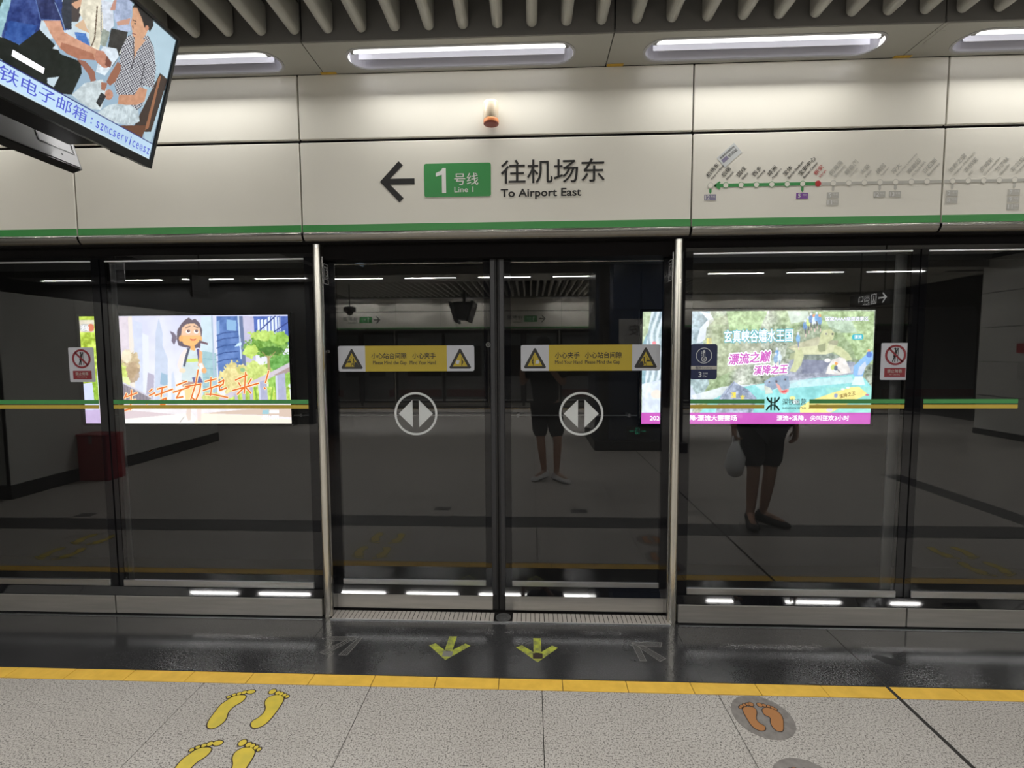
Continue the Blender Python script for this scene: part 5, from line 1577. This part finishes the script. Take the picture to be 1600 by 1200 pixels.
def paint_tv(B, t, L, H):
    p = Print(M_TV, -L + 0.018, -0.011, 0.030, H - 0.012, 500, 265)
    p.c[:] = (150, 176, 196)
    # wall of the room
    p.poly([(205, -20), (290, 60), (232, 230), (226, 218)], (176, 202, 216), 1, 8, 40)
    p.poly([(232, 110), (252, 118), (240, 200), (222, 200)], (150, 176, 190), 0.5, 8, 14)
    p.poly([(-400, -300), (200, -20), (140, 60), (60, 60), (-20, 70), (-400, 0)], (206, 222, 232), 1, 14, 14)
    p.poly([(-400, -200), (20, -10), (-30, 130), (-400, 60)], (70, 90, 80), 1, 20, 14)
    p.poly([(0, 60), (26, -4), (10, -12), (-20, 60)], (150, 190, 200), 1, 20, 8)
    # bystanders
    p.poly([(106, -10), (134, -10), (130, 12), (122, 34), (112, 34), (110, 10)], (70, 62, 62)); p.poly([(110, 6), (124, 0), (132, -6), (134, 4), (120, 14)], (206, 160, 130))
    p.poly([(130, -10), (160, -10), (166, 30), (160, 60), (150, 92), (142, 80), (138, 46), (124, 20)], (222, 216, 196), 1, 24, 8)
    p.line([(152, 10), (148, 60), (143, 72)], 2.2, (112, 96, 80)); p.line([(158, 8), (158, 50)], 1.6, (140, 140, 140))
    p.poly([(116, 40), (130, 30), (140, 52), (126, 46)], (214, 182, 150))
    p.poly([(116, 50), (134, 52), (142, 76), (122, 66)], (74, 120, 190), 1, 14, 5)
    p.poly([(158, 0), (176, 4), (178, 40), (170, 50), (162, 50)], (206, 214, 226), 1, 20, 5)
    p.poly([(160, 44), (172, 50), (164, 76), (156, 68)], (150, 160, 150), 1, 16, 5)
    p.poly([(180, -8), (206, -8), (206, 10), (204, 48), (186, 54), (178, 26)], (164, 178, 206), 1, 22, 6)
    p.poly([(182, 34), (204, 28), (202, 38), (184, 40)], (196, 150, 130)); p.poly([(178, 0), (182, 0), (180, 16), (172, 16)], (190, 140, 124))
    p.poly([(174, 44), (200, 50), (192, 80), (176, 104), (166, 84)], (44, 44, 44), 1, 8, 6)
    p.poly([(196, 62), (202, 70), (192, 84), (186, 84)], (206, 210, 200))
    p.poly([(160, 72), (182, 76), (186, 88), (164, 118), (150, 112)], (214, 226, 236), 1, 16, 5)
    # man in blue
    p.poly([(22, -20), (60, -20), (96, -12), (98, 10), (112, 46), (96, 48), (86, 34), (64, 32), (60, 54), (36, 70), (6, 62), (2, 56), (10, 30)], (44, 66, 130), 1, 26, 9)
    p.poly([(100, -20), (112, -10), (112, 46), (100, 44), (96, 20)], (44, 52, 66), 1, 10, 6)
    p.poly([(54, -10), (64, 30), (96, 32), (90, 10), (80, -12)], (34, 46, 96), 1, 18, 6); p.line([(55, -4), (63, 30), (94, 32)], 1.0, (110, 140, 196), 0.8); p.line([(86, 4), (98, 34), (102, 50)], 1.2, (150, 180, 220), 0.8)
    p.poly([(14, 32), (58, 40), (48, 66), (30, 70), (6, 60)], (48, 92, 168), 0.7, 24, 8)
    p.poly([(-60, 60), (4, 58), (30, 70), (62, 46), (90, 74), (94, 84), (126, 96), (128, 114), (112, 148), (90, 146), (60, 130), (0, 92), (-60, 84)], (20, 26, 24), 1, 8, 10)
    p.poly([(68, 32), (94, 32), (100, 50), (118, 60), (152, 78), (150, 94), (122, 92), (106, 84), (94, 76), (82, 58)], (206, 154, 128), 1, 14, 8)
    p.poly([(96, 66), (120, 74), (146, 84), (148, 94), (122, 92), (104, 84), (94, 74)], (164, 106, 84), 0.8, 10, 6)
    p.poly([(120, 92), (134, 96), (148, 112), (150, 126), (142, 128), (138, 116)], (150, 100, 84))
    p.poly([(150, 78), (162, 80), (170, 92), (168, 106), (162, 106), (152, 98), (148, 92)], (190, 134, 112), 1, 10, 4); p.poly([(166, 86), (175, 98), (172, 106), (164, 102)], (120, 74, 62))
    p.poly([(82, 76), (88, 68), (92, 78)], (206, 220, 230)); p.poly([(74, 122), (92, 120), (84, 136), (74, 130)], (196, 214, 224))
    # woman on the chair
    p.poly([(250, 114), (262, 124), (236, 206), (216, 206), (210, 196)], (56, 42, 36)); p.poly([(248, 120), (252, 118), (232, 200), (226, 204)], (150, 100, 70)); p.poly([(188, 196), (228, 196), (222, 216), (196, 208)], (96, 60, 40))
    p.poly([(112, 148), (132, 130), (160, 124), (166, 140), (158, 172), (142, 170), (126, 160)], (196, 208, 212), 1, 22, 6)
    p.poly([(152, 176), (170, 164), (196, 160), (216, 172), (218, 190), (206, 196), (178, 192)], (188, 202, 208), 1, 22, 6)
    for k in range(7):
        p.line([(168 + 6 * k, 166 + k), (160 + 7 * k, 186 + k)], 1.0, (220, 232, 236), 0.7)
    p.poly([(200, 56), (208, 54), (232, 56), (240, 74), (244, 104), (240, 138), (224, 134), (222, 150), (224, 164), (214, 172), (200, 160), (182, 146), (178, 128), (186, 100), (190, 74)], (150, 150, 158), 1, 10, 6)
    dots_ = (np.sin(p.X * 1.35 + 0.4 * p.Y) * np.sin(p.Y * 1.25 - 0.3 * p.X) > 0.0)
    mm = p.mask([(200, 56), (208, 54), (232, 56), (240, 74), (244, 104), (240, 138), (224, 134), (222, 150), (224, 164), (214, 172), (200, 160), (182, 146), (178, 128), (186, 100), (190, 74)])
    p.put(mm & dots_, (48, 46, 60), 0.95); p.put(mm & ~dots_, (214, 216, 222), 0.8)
    p.line([(208, 62), (210, 92), (204, 110)], 1.4, (60, 56, 66)); p.line([(226, 98), (220, 132)], 1.2, (40, 38, 50))
    p.poly([(210, 62), (214, 60), (228, 62), (214, 80), (210, 92)], (206, 160, 128))
    p.poly([(184, 96), (189, 102), (188, 112), (180, 128), (172, 134), (166, 128), (172, 116)], (150, 98, 76))
    p.poly([(218, 136), (230, 140), (226, 158), (214, 164), (196, 164), (184, 162), (186, 148), (210, 148)], (196, 144, 114), 1, 10, 5)
    p.ell(170, 148, 6.5, 8, (190, 136, 112), 1, 14, 3); p.poly([(158, 128), (168, 130), (164, 142), (158, 140)], (160, 106, 84)); p.poly([(158, 144), (166, 150), (156, 168), (150, 160)], (40, 40, 44), 1, 20, 3)
    # head
    p.poly([(207, 12), (212, 8), (222, 12), (232, 34), (230, 50), (224, 60), (212, 62), (207, 54), (206, 44), (204, 36), (207, 26)], (206, 158, 126), 1, 8, 6)
    p.poly([(212, 2), (224, 2), (238, 22), (240, 40), (234, 50), (230, 42), (226, 44), (222, 30), (214, 12), (207, 12)], (30, 28, 30)); p.ell(229.5, 44, 3.0, 4.2, (196, 140, 112))
    p.line([(207.5, 31), (212.5, 33.5)], 1.2, (60, 46, 44)); p.ell(211, 37, 1.3, 1.3, (40, 34, 34)); p.line([(206.5, 52), (212, 54)], 1.4, (140, 80, 74)); p.poly([(206, 42), (208, 38), (209, 46)], (160, 112, 90))
    # ticker bar
    s_, tq = np.meshgrid(p.a, p.b)
    bar = tq < 0.098
    p.c[bar & (tq > 0.0945)] = (40, 46, 120)
    m_ = tq <= 0.093
    p.c[m_] = (186, 214, 236)
    p.c[m_] += (p.noise(60)[m_][:, None] - 0.5) * 16
    p.c[(tq < 0.036)] = (206, 226, 236)
    edge = (s_ < -L + 0.024) | (s_ > -0.015) | (tq > H - 0.016) | (tq < 0.033)
    p.c[edge] *= 0.35
    sc = p.build('screen_picture', B, 'screen', t, soft=0)
    w = MB()
    text(w, '地铁电子邮箱', B, -0.625, -0.296, 0.045, 0.088, 0.002, bold=0.002)
    text(w, ':', B, -0.280, -0.275, 0.052, 0.074, 0.002, bold=0.01)
    x = -0.262
    for ch in 'szmcservice@sz':
        v, _f = text2d(ch)
        lo, hi = v.min(0), v.max(0)
        tall = ch in 'i@'
        z0 = 0.048
        z1 = 0.048 + (0.033 if ch == 'i' else 0.024)
        wch = {'m': 0.0140, 'i': 0.0050, '@': 0.0150, 'r': 0.0085}.get(ch, 0.0115)
        text(w, ch, B, x + 0.0085 - wch / 2, x + 0.0085 + wch / 2, z0, z1, 0.002, bold=0.004)
        x += 0.0172
    obj('ticker', w, 'lit_blue', sc)
    w = MB()
    w.plate(rect(-0.545, -0.455, 0.124, 0.142), B, 0, 0.002)
    obj('caption', w, 'lit_white', sc)

screens(-0.676, True, 'hanging platform screen showing a seated woman and a blue caption bar', 'back of the second hanging screen, bare metal panel below the first screen')
screens(-8.95, False, 'hanging screen across the hall, mirrored in the left door leaf', 'second hanging screen across the hall, turned away')

# ------------------------------------------------------------------ hall fittings seen in the glass
# camera on a pole
cx, cy = -4.15, -7.9
t = empty('surveillance_camera', (cx, cy, 2.4), label='dark surveillance camera on a ceiling pole across the hall, mirrored in the left leaf', cat='camera')
obj('pole', MB().tube([(cx, cy, 2.62), (cx, cy, 3.2)], 0.018, 10), 'plastic_black', t, smooth=True)
obj('housing', MB().lathe([(0.05, 0.0), (0.13, 0.005), (0.14, 0.03), (0.14, 0.09), (0.06, 0.12)], (cx, cy, 2.50), 18), 'plastic_black', t)
obj('dome', MB().lathe([(0.02, 0.0), (0.06, 0.02), (0.08, 0.06), (0.085, 0.09)], (cx, cy, 2.41), 18), 'frame_black', t, smooth=True)
# hanging black sign over the hall
t = empty('hanging_sign', (5.6, -5.3, 2.28), label='black hanging way sign with white arrow, mirrored above the waterpark advert', cat='sign')
obj('board', MB().cbox(5.58, 5.66, -5.85, -4.92, 2.28, 2.50, 0.004), 'plastic_black', t)
for y in (-5.65, -5.1):
    obj('hanger', MB().tube([(5.62, y, 2.50), (5.62, y, 3.25)], 0.012, 8), 'plastic_black', t)
B = plane((5.579, 0, 0), (0, -1, 0), (0, 0, 1), (-1, 0, 0))
w = MB()
w.stroke([(5.16, 2.39), (5.00, 2.39)], 0.024, B, 0.001)
w.stroke([(5.07, 2.46), (5.00, 2.39), (5.07, 2.32)], 0.024, B, 0.0012)
obj('arrow', w, 'sign_lit', t)
w = MB().ring(rect(5.21, 5.33, 2.31, 2.47), rect(5.225, 5.315, 2.325, 2.455), B, 0, 0.001)
w.stroke([(5.25, 2.34), (5.27, 2.40), (5.27, 2.43)], 0.018, B, 0.001)
w.stroke([(5.29, 2.34), (5.27, 2.40)], 0.018, B, 0.001)
obj('pictogram', w, 'sign_lit', t)
w = MB()
text(w, '出口', B, 5.37, 5.62, 2.36, 2.47, 0.001, bold=0.01)
text(w, 'Exit', B, 5.37, 5.52, 2.305, 2.345, 0.001, bold=0.01)
obj('lettering', w, 'sign_lit', t)
# framed grilles hung by the stair enclosure
for y0, y1, z0, z1, l in ((-5.36, -4.95, 2.49, 2.86, 'dark framed board hung over the stair enclosure, mirrored above the runner advert'), (-3.66, -3.42, 2.52, 2.80, 'smaller dark board hung over the stair enclosure, mirrored beside the left mullion')):
    t = empty('hanging_board', (-5.6, (y0 + y1) / 2, z0), label=l, cat='board')
    B = plane((-5.575, 0, 0), (0, 1, 0), (0, 0, 1), (1, 0, 0))
    obj('panel', MB().plate(rect(y0, y1, z0, z1), B, -0.04, 0.0, back=True), 'plastic_black', t)
    obj('frame', MB().ring(rect(y0, y1, z0, z1), rect(y0 + 0.018, y1 - 0.018, z0 + 0.018, z1 - 0.018), B, 0, 0.006), 'panel_alu', t)
    w = MB()
    for k in range(3):
        w.plate(rect(y0 + 0.02, y1 - 0.02, z0 + 0.03 + 0.045 * k, z0 + 0.036 + 0.045 * k), B, 0, 0.003)
    obj('louvre', w, 'panel_alu', t)
    obj('hanger', MB().tube([(-5.595, (y0 + y1) / 2, z1), (-5.595, (y0 + y1) / 2, 3.3)], 0.012, 8), 'plastic_black', t)
# red equipment box by the stair enclosure
t = empty('fire_box', (-5.36, -2.9, 0), label='red fire equipment box against the stair enclosure, mirrored by the left mullion', cat='box')
obj('cabinet', MB().cbox(-5.56, -5.18, -3.05, -2.80, 0.0, 0.55, 0.008), 'red_paint', t)
obj('lid', MB().cbox(-5.565, -5.175, -3.055, -2.795, 0.552, 0.575, 0.004), 'red_paint', t)
obj('latch', MB().cbox(-5.40, -5.36, -2.80, -2.788, 0.46, 0.56, 0.003), 'panel_alu', t)
# station name plate and exit lamp on the blue column
t = empty('name_plate', (1.66, -4.565, 1.86), label='pale station name plate on the blue column, mirrored left of the waterpark advert', cat='sign')
B = plane((0, -4.568, 0), (-1, 0, 0), (0, 0, 1), (0, 1, 0))
obj('plate', MB().plate(rect(-1.95, -1.37, 1.66, 2.06), B, 0, 0.006), 'column_grey', t)
w = MB(); text(w, '新安', B, -1.90, -1.52, 1.80, 1.97, 0.007, bold=0.01); obj('lettering', w, 'ink_black', t)
t = empty('exit_lamp', (1.67, -4.56, 0.3), label='small green lit exit lamp low on the blue column', cat='sign')
obj('case', MB().cbox(1.50, 1.84, -4.568, -4.54, 0.24, 0.385, 0.004), 'plastic_black', t)
B = plane((0, -4.54, 0), (-1, 0, 0), (0, 0, 1), (0, 1, 0))
w = MB()
w.ring(rect(-1.70, -1.64, 0.262, 0.362), rect(-1.693, -1.647, 0.262, 0.355), B, 0, 0.001)
w.stroke([(-1.675, 0.27), (-1.665, 0.30), (-1.662, 0.335)], 0.010, B, 0.001)
w.stroke([(-1.66, 0.27), (-1.665, 0.30)], 0.010, B, 0.001)
w.stroke([(-1.79, 0.31), (-1.73, 0.31)], 0.009, B, 0.001); w.stroke([(-1.61, 0.31), (-1.55, 0.31)], 0.009, B, 0.001)
w.stroke([(-1.775, 0.322), (-1.79, 0.31), (-1.775, 0.298)], 0.007, B, 0.001); w.stroke([(-1.565, 0.322), (-1.55, 0.31), (-1.565, 0.298)], 0.007, B, 0.001)
obj('pictogram', w, 'exit_green', t)

# train waiting at the opposite platform
t = empty('metro_train', (0, -12.3, -1), label='pale metro train with a red band waiting behind the opposite doors', cat='train')
obj('body', MB().cbox(-11.5, 12.5, -13.7, -10.95, -0.9, 2.75, 0.12), 'train_body', t)
obj('red_band', MB().box(-11.4, 12.4, -10.951, -10.946, 0.24, 0.46), 'red_paint', t)
for k in range(5):
    c = -0.195 + 4.696 * (k - 2)
    for s in (-1, 1):
        obj('door', MB().cbox(c + s * 0.35 - 0.34, c + s * 0.35 + 0.34, -10.955, -10.935, 0.02, 1.95, 0.004), 'train_body', t)
        obj('door_window', MB().cbox(c + s * 0.35 - 0.24, c + s * 0.35 + 0.24, -10.936, -10.93, 0.85, 1.75, 0.004), 'train_glass', t)
    if k < 4:
        obj('window', MB().cbox(c + 1.25, c + 3.45, -10.955, -10.945, 0.85, 1.75, 0.004), 'train_glass', t)

# ------------------------------------------------------------------ people (both stand outside the frame and show in the glass)
def skin(name, V, E, Rr, m, parent, sub=2, **kw):
    me = bpy.data.meshes.new(name)
    P = wl(parent)
    me.from_pydata([(x - P[0], y - P[1], z - P[2]) for x, y, z in V], E, [])
    o = bpy.data.objects.new(name, me)
    COL.objects.link(o)
    o.modifiers.new('skin', 'SKIN').use_smooth_shade = True
    for i, r_ in enumerate(Rr):
        me.skin_vertices[0].data[i].radius = r_ if isinstance(r_, tuple) else (r_, r_)
    me.skin_vertices[0].data[0].use_root = True
    ss = o.modifiers.new('sub', 'SUBSURF')
    ss.levels = ss.render_levels = sub
    dg = bpy.context.evaluated_depsgraph_get()
    fin = bpy.data.meshes.new_from_object(o.evaluated_get(dg))
    bpy.data.objects.remove(o)
    fin.name = name
    fin.materials.clear()
    fin.materials.append(MATS[m])
    fin.polygons.foreach_set('use_smooth', [True] * len(fin.polygons))
    o = bpy.data.objects.new(name, fin)
    COL.objects.link(o)
    o.parent = parent
    WL[o.name] = P
    return props(o, **kw)
def chain(V, E, Rr, start, pts, rad):
    i = start
    for p, r_ in zip(pts, rad):
        V.append(p); Rr.append(r_)
        if i is not None:
            E.append((i, len(V) - 1))
        i = len(V) - 1
    return i
def hand(V, E, Rr, wrist_i, w, d, side, up, curl):
    """palm, four unequal bent fingers and a thumb that leaves the palm's side"""
    w, d, side, up = Vector(w), Vector(d).normalized(), Vector(side).normalized(), Vector(up).normalized()
    k = w + d * 0.045
    palm = chain(V, E, Rr, wrist_i, [tuple(k)], [0.027])
    for q, (o, L) in enumerate(((-0.030, 0.070), (-0.010, 0.080), (0.010, 0.076), (0.028, 0.060))):
        a = k + d * 0.042 + side * o
        b = a + (d * math.cos(curl) + up * math.sin(curl)) * L * 0.48
        c = b + (d * math.cos(2.1 * curl) + up * math.sin(2.1 * curl)) * L * 0.34
        e = c + (d * math.cos(2.9 * curl) + up * math.sin(2.9 * curl)) * L * 0.26
        chain(V, E, Rr, palm, [tuple(a), tuple(b), tuple(c), tuple(e)], [0.0105, 0.0095, 0.0085, 0.0072])
    th = k - side * 0.026
    chain(V, E, Rr, palm, [tuple(th), tuple(th - side * 0.026 + d * 0.026 + up * 0.012), tuple(th - side * 0.028 + d * 0.052 + up * 0.026)], [0.0125, 0.0105, 0.008])
def shoe(name, heel, toe, m, parent):
    heel, toe = Vector((*heel, 0)), Vector((*toe, 0))
    d = (toe - heel); L = d.length; d.normalize(); s = Vector((-d.y, d.x, 0))
    sec = [(0.0, 0.028, 0.075), (0.06, 0.037, 0.100), (0.28, 0.038, 0.100), (0.45, 0.041, 0.078), (0.70, 0.048, 0.056), (0.90, 0.040, 0.046), (1.0, 0.018, 0.034)]
    mb = MB(); n = 12; v = []
    for f, w, h in [(a_, b_ * 1.18, c_ * 1.12) for a_, b_, c_ in sec]:
        c = heel + d * (L * f)
        for k in range(n):
            a = 2 * math.pi * k / n
            z = h * 0.5 * (1 + math.sin(a))
            ww = w * (1.0 if math.sin(a) < 0.2 else 0.82)
            p = c + s * (ww * math.cos(a))
            v.append((p.x, p.y, max(0.0, z)))
    f = [(g * n + k, g * n + (k + 1) % n, (g + 1) * n + (k + 1) % n, (g + 1) * n + k) for g in range(len(sec) - 1) for k in range(n)]
    f += [tuple(reversed(range(n))), tuple(range((len(sec) - 1) * n, len(sec) * n))]
    o = obj(name, mb.add(v, f), m, parent, smooth=True)
    lc = MB()
    for k in range(4):
        c = heel + d * (L * (0.42 + 0.08 * k)) + Vector((0, 0, 0.088 - 0.011 * k))
        lc.tube([tuple(c - s * 0.022), tuple(c + Vector((0, 0, 0.004))), tuple(c + s * 0.022)], 0.003, 5)
    obj('laces', lc, m, o)
    return o

def person(g, joints, label, tee, shorts, shoes, sm):
    J = {k: Vector(v) for k, v in joints.items() if not k.startswith('hand_')}
    t = empty('person', (g[0], g[1], 0), label=label, cat='person')
    V, E, Rr = [], [], []
    V.append(tuple(J['pelvis'])); Rr.append((0.125, 0.10))
    ch = chain(V, E, Rr, 0, [tuple(J['waist']), tuple(J['chest'])], [(0.122, 0.095), (0.135, 0.105)])
    nk = chain(V, E, Rr, ch, [tuple(J['neck']), tuple(J['neck'].lerp(J['head'], 0.45)), tuple(J['head']), tuple(J['crown'])], [0.062, 0.055, 0.088, 0.070])
    hd = len(V) - 2
    fwd = J['face'].normalized()
    rgt = fwd.cross(Vector((0, 0, 1))).normalized()
    chain(V, E, Rr, hd, [tuple(J['head'] + fwd * 0.088 - Vector((0, 0, 0.016)))], [0.014])
    for s in (-1, 1):
        chain(V, E, Rr, hd, [tuple(J['head'] + rgt * s * 0.088 - fwd * 0.005)], [0.018])
    for s in ('l', 'r'):
        chain(V, E, Rr, 0, [tuple(J['hip_' + s]), tuple(J['hip_' + s].lerp(J['knee_' + s], 0.5)), tuple(J['knee_' + s]), tuple(J['knee_' + s].lerp(J['ankle_' + s], 0.35)), tuple(J['ankle_' + s]), tuple(J['toe_' + s])],
              [0.090, 0.076, 0.056, 0.054, 0.036, 0.026])
        el = chain(V, E, Rr, ch, [tuple(J['shoulder_' + s]), tuple(J['elbow_' + s]), tuple(J['elbow_' + s].lerp(J['wrist_' + s], 0.3)), tuple(J['wrist_' + s])], [0.060, 0.042, 0.039, 0.026])
        dd, sd, uu, cu = joints['hand_' + s]
        hand(V, E, Rr, el, J['wrist_' + s], dd, sd, uu, cu)
    skin('body', V, E, Rr, 'skin', t, 2)
    # clothes
    V, E, Rr = [], [], []
    V.append(tuple(J['pelvis'] + Vector((0, 0, -0.09)))); Rr.append((0.185, 0.155))
    c2 = chain(V, E, Rr, 0, [tuple(J['waist']), tuple(J['chest']), tuple(J['neck'] - Vector((0, 0, 0.05)))], [(0.172, 0.142), (0.172, 0.138), 0.078])
    for s in ('l', 'r'):
        chain(V, E, Rr, 2, [tuple(J['shoulder_' + s]), tuple(J['shoulder_' + s].lerp(J['elbow_' + s], 0.75))], [0.078, 0.066])
    skin('t_shirt', V, E, Rr, tee, t, 2)
    V, E, Rr = [], [], []
    V.append(tuple(J['pelvis'] + Vector((0, 0, 0.03)))); Rr.append((0.168, 0.138))
    for s in ('l', 'r'):
        chain(V, E, Rr, 0, [tuple(J['hip_' + s]), tuple(J['hip_' + s].lerp(J['knee_' + s], 0.5)), tuple(J['hip_' + s].lerp(J['knee_' + s], 0.97))], [0.112, 0.108, 0.102])
    skin('shorts', V, E, Rr, shorts, t, 1)
    for s in ('l', 'r'):
        a, b = J['ankle_' + s], J['toe_' + s]
        d = Vector((b.x - a.x, b.y - a.y, 0)).normalized()
        h = Vector((a.x, a.y, 0)) - d * 0.06
        shoe('shoe', (h.x, h.y), (h.x + d.x * 0.29, h.y + d.y * 0.29), sm, t)
    # hair and eyes
    h = J['head'] - fwd * 0.012
    mb = MB(); v = []; n = 18
    rows_ = [(1.0, -0.02), (1.03, 0.035), (0.93, 0.085), (0.66, 0.128), (0.25, 0.148)]
    for r_, z in rows_:
        for k in range(n):
            a = 2 * math.pi * k / n
            v.append((h.x + 0.100 * r_ * math.cos(a), h.y + 0.112 * r_ * math.sin(a) - (0.0 if z > 0.03 else 0.03 * fwd.y), h.z + z + (0.05 if math.sin(a) * fwd.y > 0.3 and z < 0.03 else 0)))
    mb.add(v, [(g_ * n + k, g_ * n + (k + 1) % n, (g_ + 1) * n + (k + 1) % n, (g_ + 1) * n + k) for g_ in range(4) for k in range(n)] + [tuple(range(4 * n, 5 * n))])
    obj('hair', mb, 'hair', t, smooth=True)
    for s in (-1, 1):
        e = J['head'] + fwd * 0.080 + rgt * s * 0.033 + Vector((0, 0, 0.012))
        obj('eye', MB().lathe([(0.003, -0.008), (0.010, -0.004), (0.011, 0.0), (0.010, 0.004), (0.003, 0.008)], tuple(e), 10), 'eye_white', t, smooth=True)
    mth = J['head'] + fwd * 0.083 - Vector((0, 0, 0.055))
    obj('mouth', MB().tube([tuple(mth - rgt * 0.022 - fwd * 0.006), tuple(mth), tuple(mth + rgt * 0.022 - fwd * 0.006)], 0.005, 6), 'red_paint', t)
    return t
# the one taking the picture
person((0.2, -2.85), {
    'pelvis': (0.19, -2.90, 0.92), 'waist': (0.185, -2.91, 1.07), 'chest': (0.175, -2.91, 1.27), 'neck': (0.165, -2.90, 1.45), 'head': (0.15, -2.86, 1.60), 'crown': (0.15, -2.875, 1.655), 'face': (-0.15, 1, -0.05),
    'hip_l': (0.10, -2.90, 0.87), 'knee_l': (0.12, -2.84, 0.49), 'ankle_l': (0.165, -2.90, 0.085), 'toe_l': (0.05, -2.76, 0.035),
    'hip_r': (0.28, -2.90, 0.87), 'knee_r': (0.325, -2.80, 0.49), 'ankle_r': (0.31, -2.80, 0.085), 'toe_r': (0.43, -2.66, 0.035),
    'shoulder_l': (-0.005, -2.90, 1.39), 'elbow_l': (-0.10, -2.86, 1.17), 'wrist_l': (-0.095, -2.735, 1.46), 'hand_l': ((0.12, 0.55, 0.8), (0, -0.4, 0.6), (1, 0.1, 0), 0.35),
    'shoulder_r': (0.355, -2.90, 1.39), 'elbow_r': (0.40, -2.85, 1.16), 'wrist_r': (0.14, -2.735, 1.46), 'hand_r': ((-0.25, 0.55, 0.8), (0, -0.4, 0.6), (-1, 0.1, 0), 0.35),
}, 'person in black clothes and pale sneakers holding up a phone, mirrored in right leaf', 'tee_black', 'shorts_black', None, 'shoe_white')
ph = empty('mobile_phone', (0.0, -2.643, 1.5584), label='dark mobile phone held up by the person with pale sneakers', cat='phone')
obj('shell', MB().cbox(-0.080, 0.080, -2.6475, -2.6395, 1.5204, 1.5964, 0.003), 'phone', ph)
obj('lens_ring', MB().tube([(0.0, -2.6395, 1.5584), (0.0, -2.6370, 1.5584)], 0.009, 16), 'chrome', ph)
# the one with the bag
person((2.06, -1.52), {
    'pelvis': (2.06, -1.56, 0.92), 'waist': (2.06, -1.57, 1.07), 'chest': (2.06, -1.57, 1.27), 'neck': (2.06, -1.56, 1.45), 'head': (2.06, -1.53, 1.60), 'crown': (2.06, -1.54, 1.655), 'face': (0.05, 1, -0.05),
    'hip_l': (1.97, -1.56, 0.87), 'knee_l': (1.98, -1.52, 0.49), 'ankle_l': (1.98, -1.56, 0.085), 'toe_l': (1.93, -1.38, 0.035),
    'hip_r': (2.15, -1.56, 0.87), 'knee_r': (2.13, -1.53, 0.49), 'ankle_r': (2.11, -1.60, 0.085), 'toe_r': (2.24, -1.46, 0.035),
    'shoulder_l': (1.875, -1.57, 1.39), 'elbow_l': (1.80, -1.59, 1.12), 'wrist_l': (1.785, -1.49, 0.90), 'hand_l': ((0, 0.1, -1), (0, 1, 0.1), (1, 0, 0), 0.75),
    'shoulder_r': (2.245, -1.57, 1.39), 'elbow_r': (2.32, -1.58, 1.12), 'wrist_r': (2.31, -1.48, 0.90), 'hand_r': ((0, 0.1, -1), (0, 1, 0.1), (-1, 0, 0), 0.4),
}, 'person in navy shorts and black sneakers holding a white bag, mirrored below waterpark advert', 'tee_grey', 'shorts_navy', None, 'shoe_black')
bg = empty('plastic_bag', (1.79, -1.46, 0.45), label='white plastic bag hanging from the hand of the person in navy shorts', cat='bag')
secs = [(0.02, 0.0, 0.45), (0.055, 0.045, 0.47), (0.085, 0.07, 0.55), (0.080, 0.065, 0.63), (0.055, 0.045, 0.70), (0.030, 0.022, 0.75), (0.022, 0.014, 0.77)]
v = []; n = 16
for rx, ry, z in secs:
    for k in range(n):
        a = 2 * math.pi * k / n
        j = 1 + 0.10 * math.sin(3 * a + z * 30)
        v.append((1.79 + rx * j * math.cos(a), -1.46 + max(ry, 0.01) * j * math.sin(a), z))
obj('pouch', MB().add(v, [(g_ * n + k, g_ * n + (k + 1) % n, (g_ + 1) * n + (k + 1) % n, (g_ + 1) * n + k) for g_ in range(len(secs) - 1) for k in range(n)] + [tuple(reversed(range(n)))]), 'bag_white', bg, smooth=True)
for s in (-1, 1):
    obj('handle', MB().tube([(1.79 + s * 0.018, -1.46, 0.765), (1.79 + s * 0.022, -1.462, 0.80), (1.788 + s * 0.008, -1.47, 0.83), (1.788, -1.475, 0.815)], [0.012, 0.009, 0.007, 0.007], 6), 'bag_white', bg, smooth=True)
bpy.context.view_layer.update()
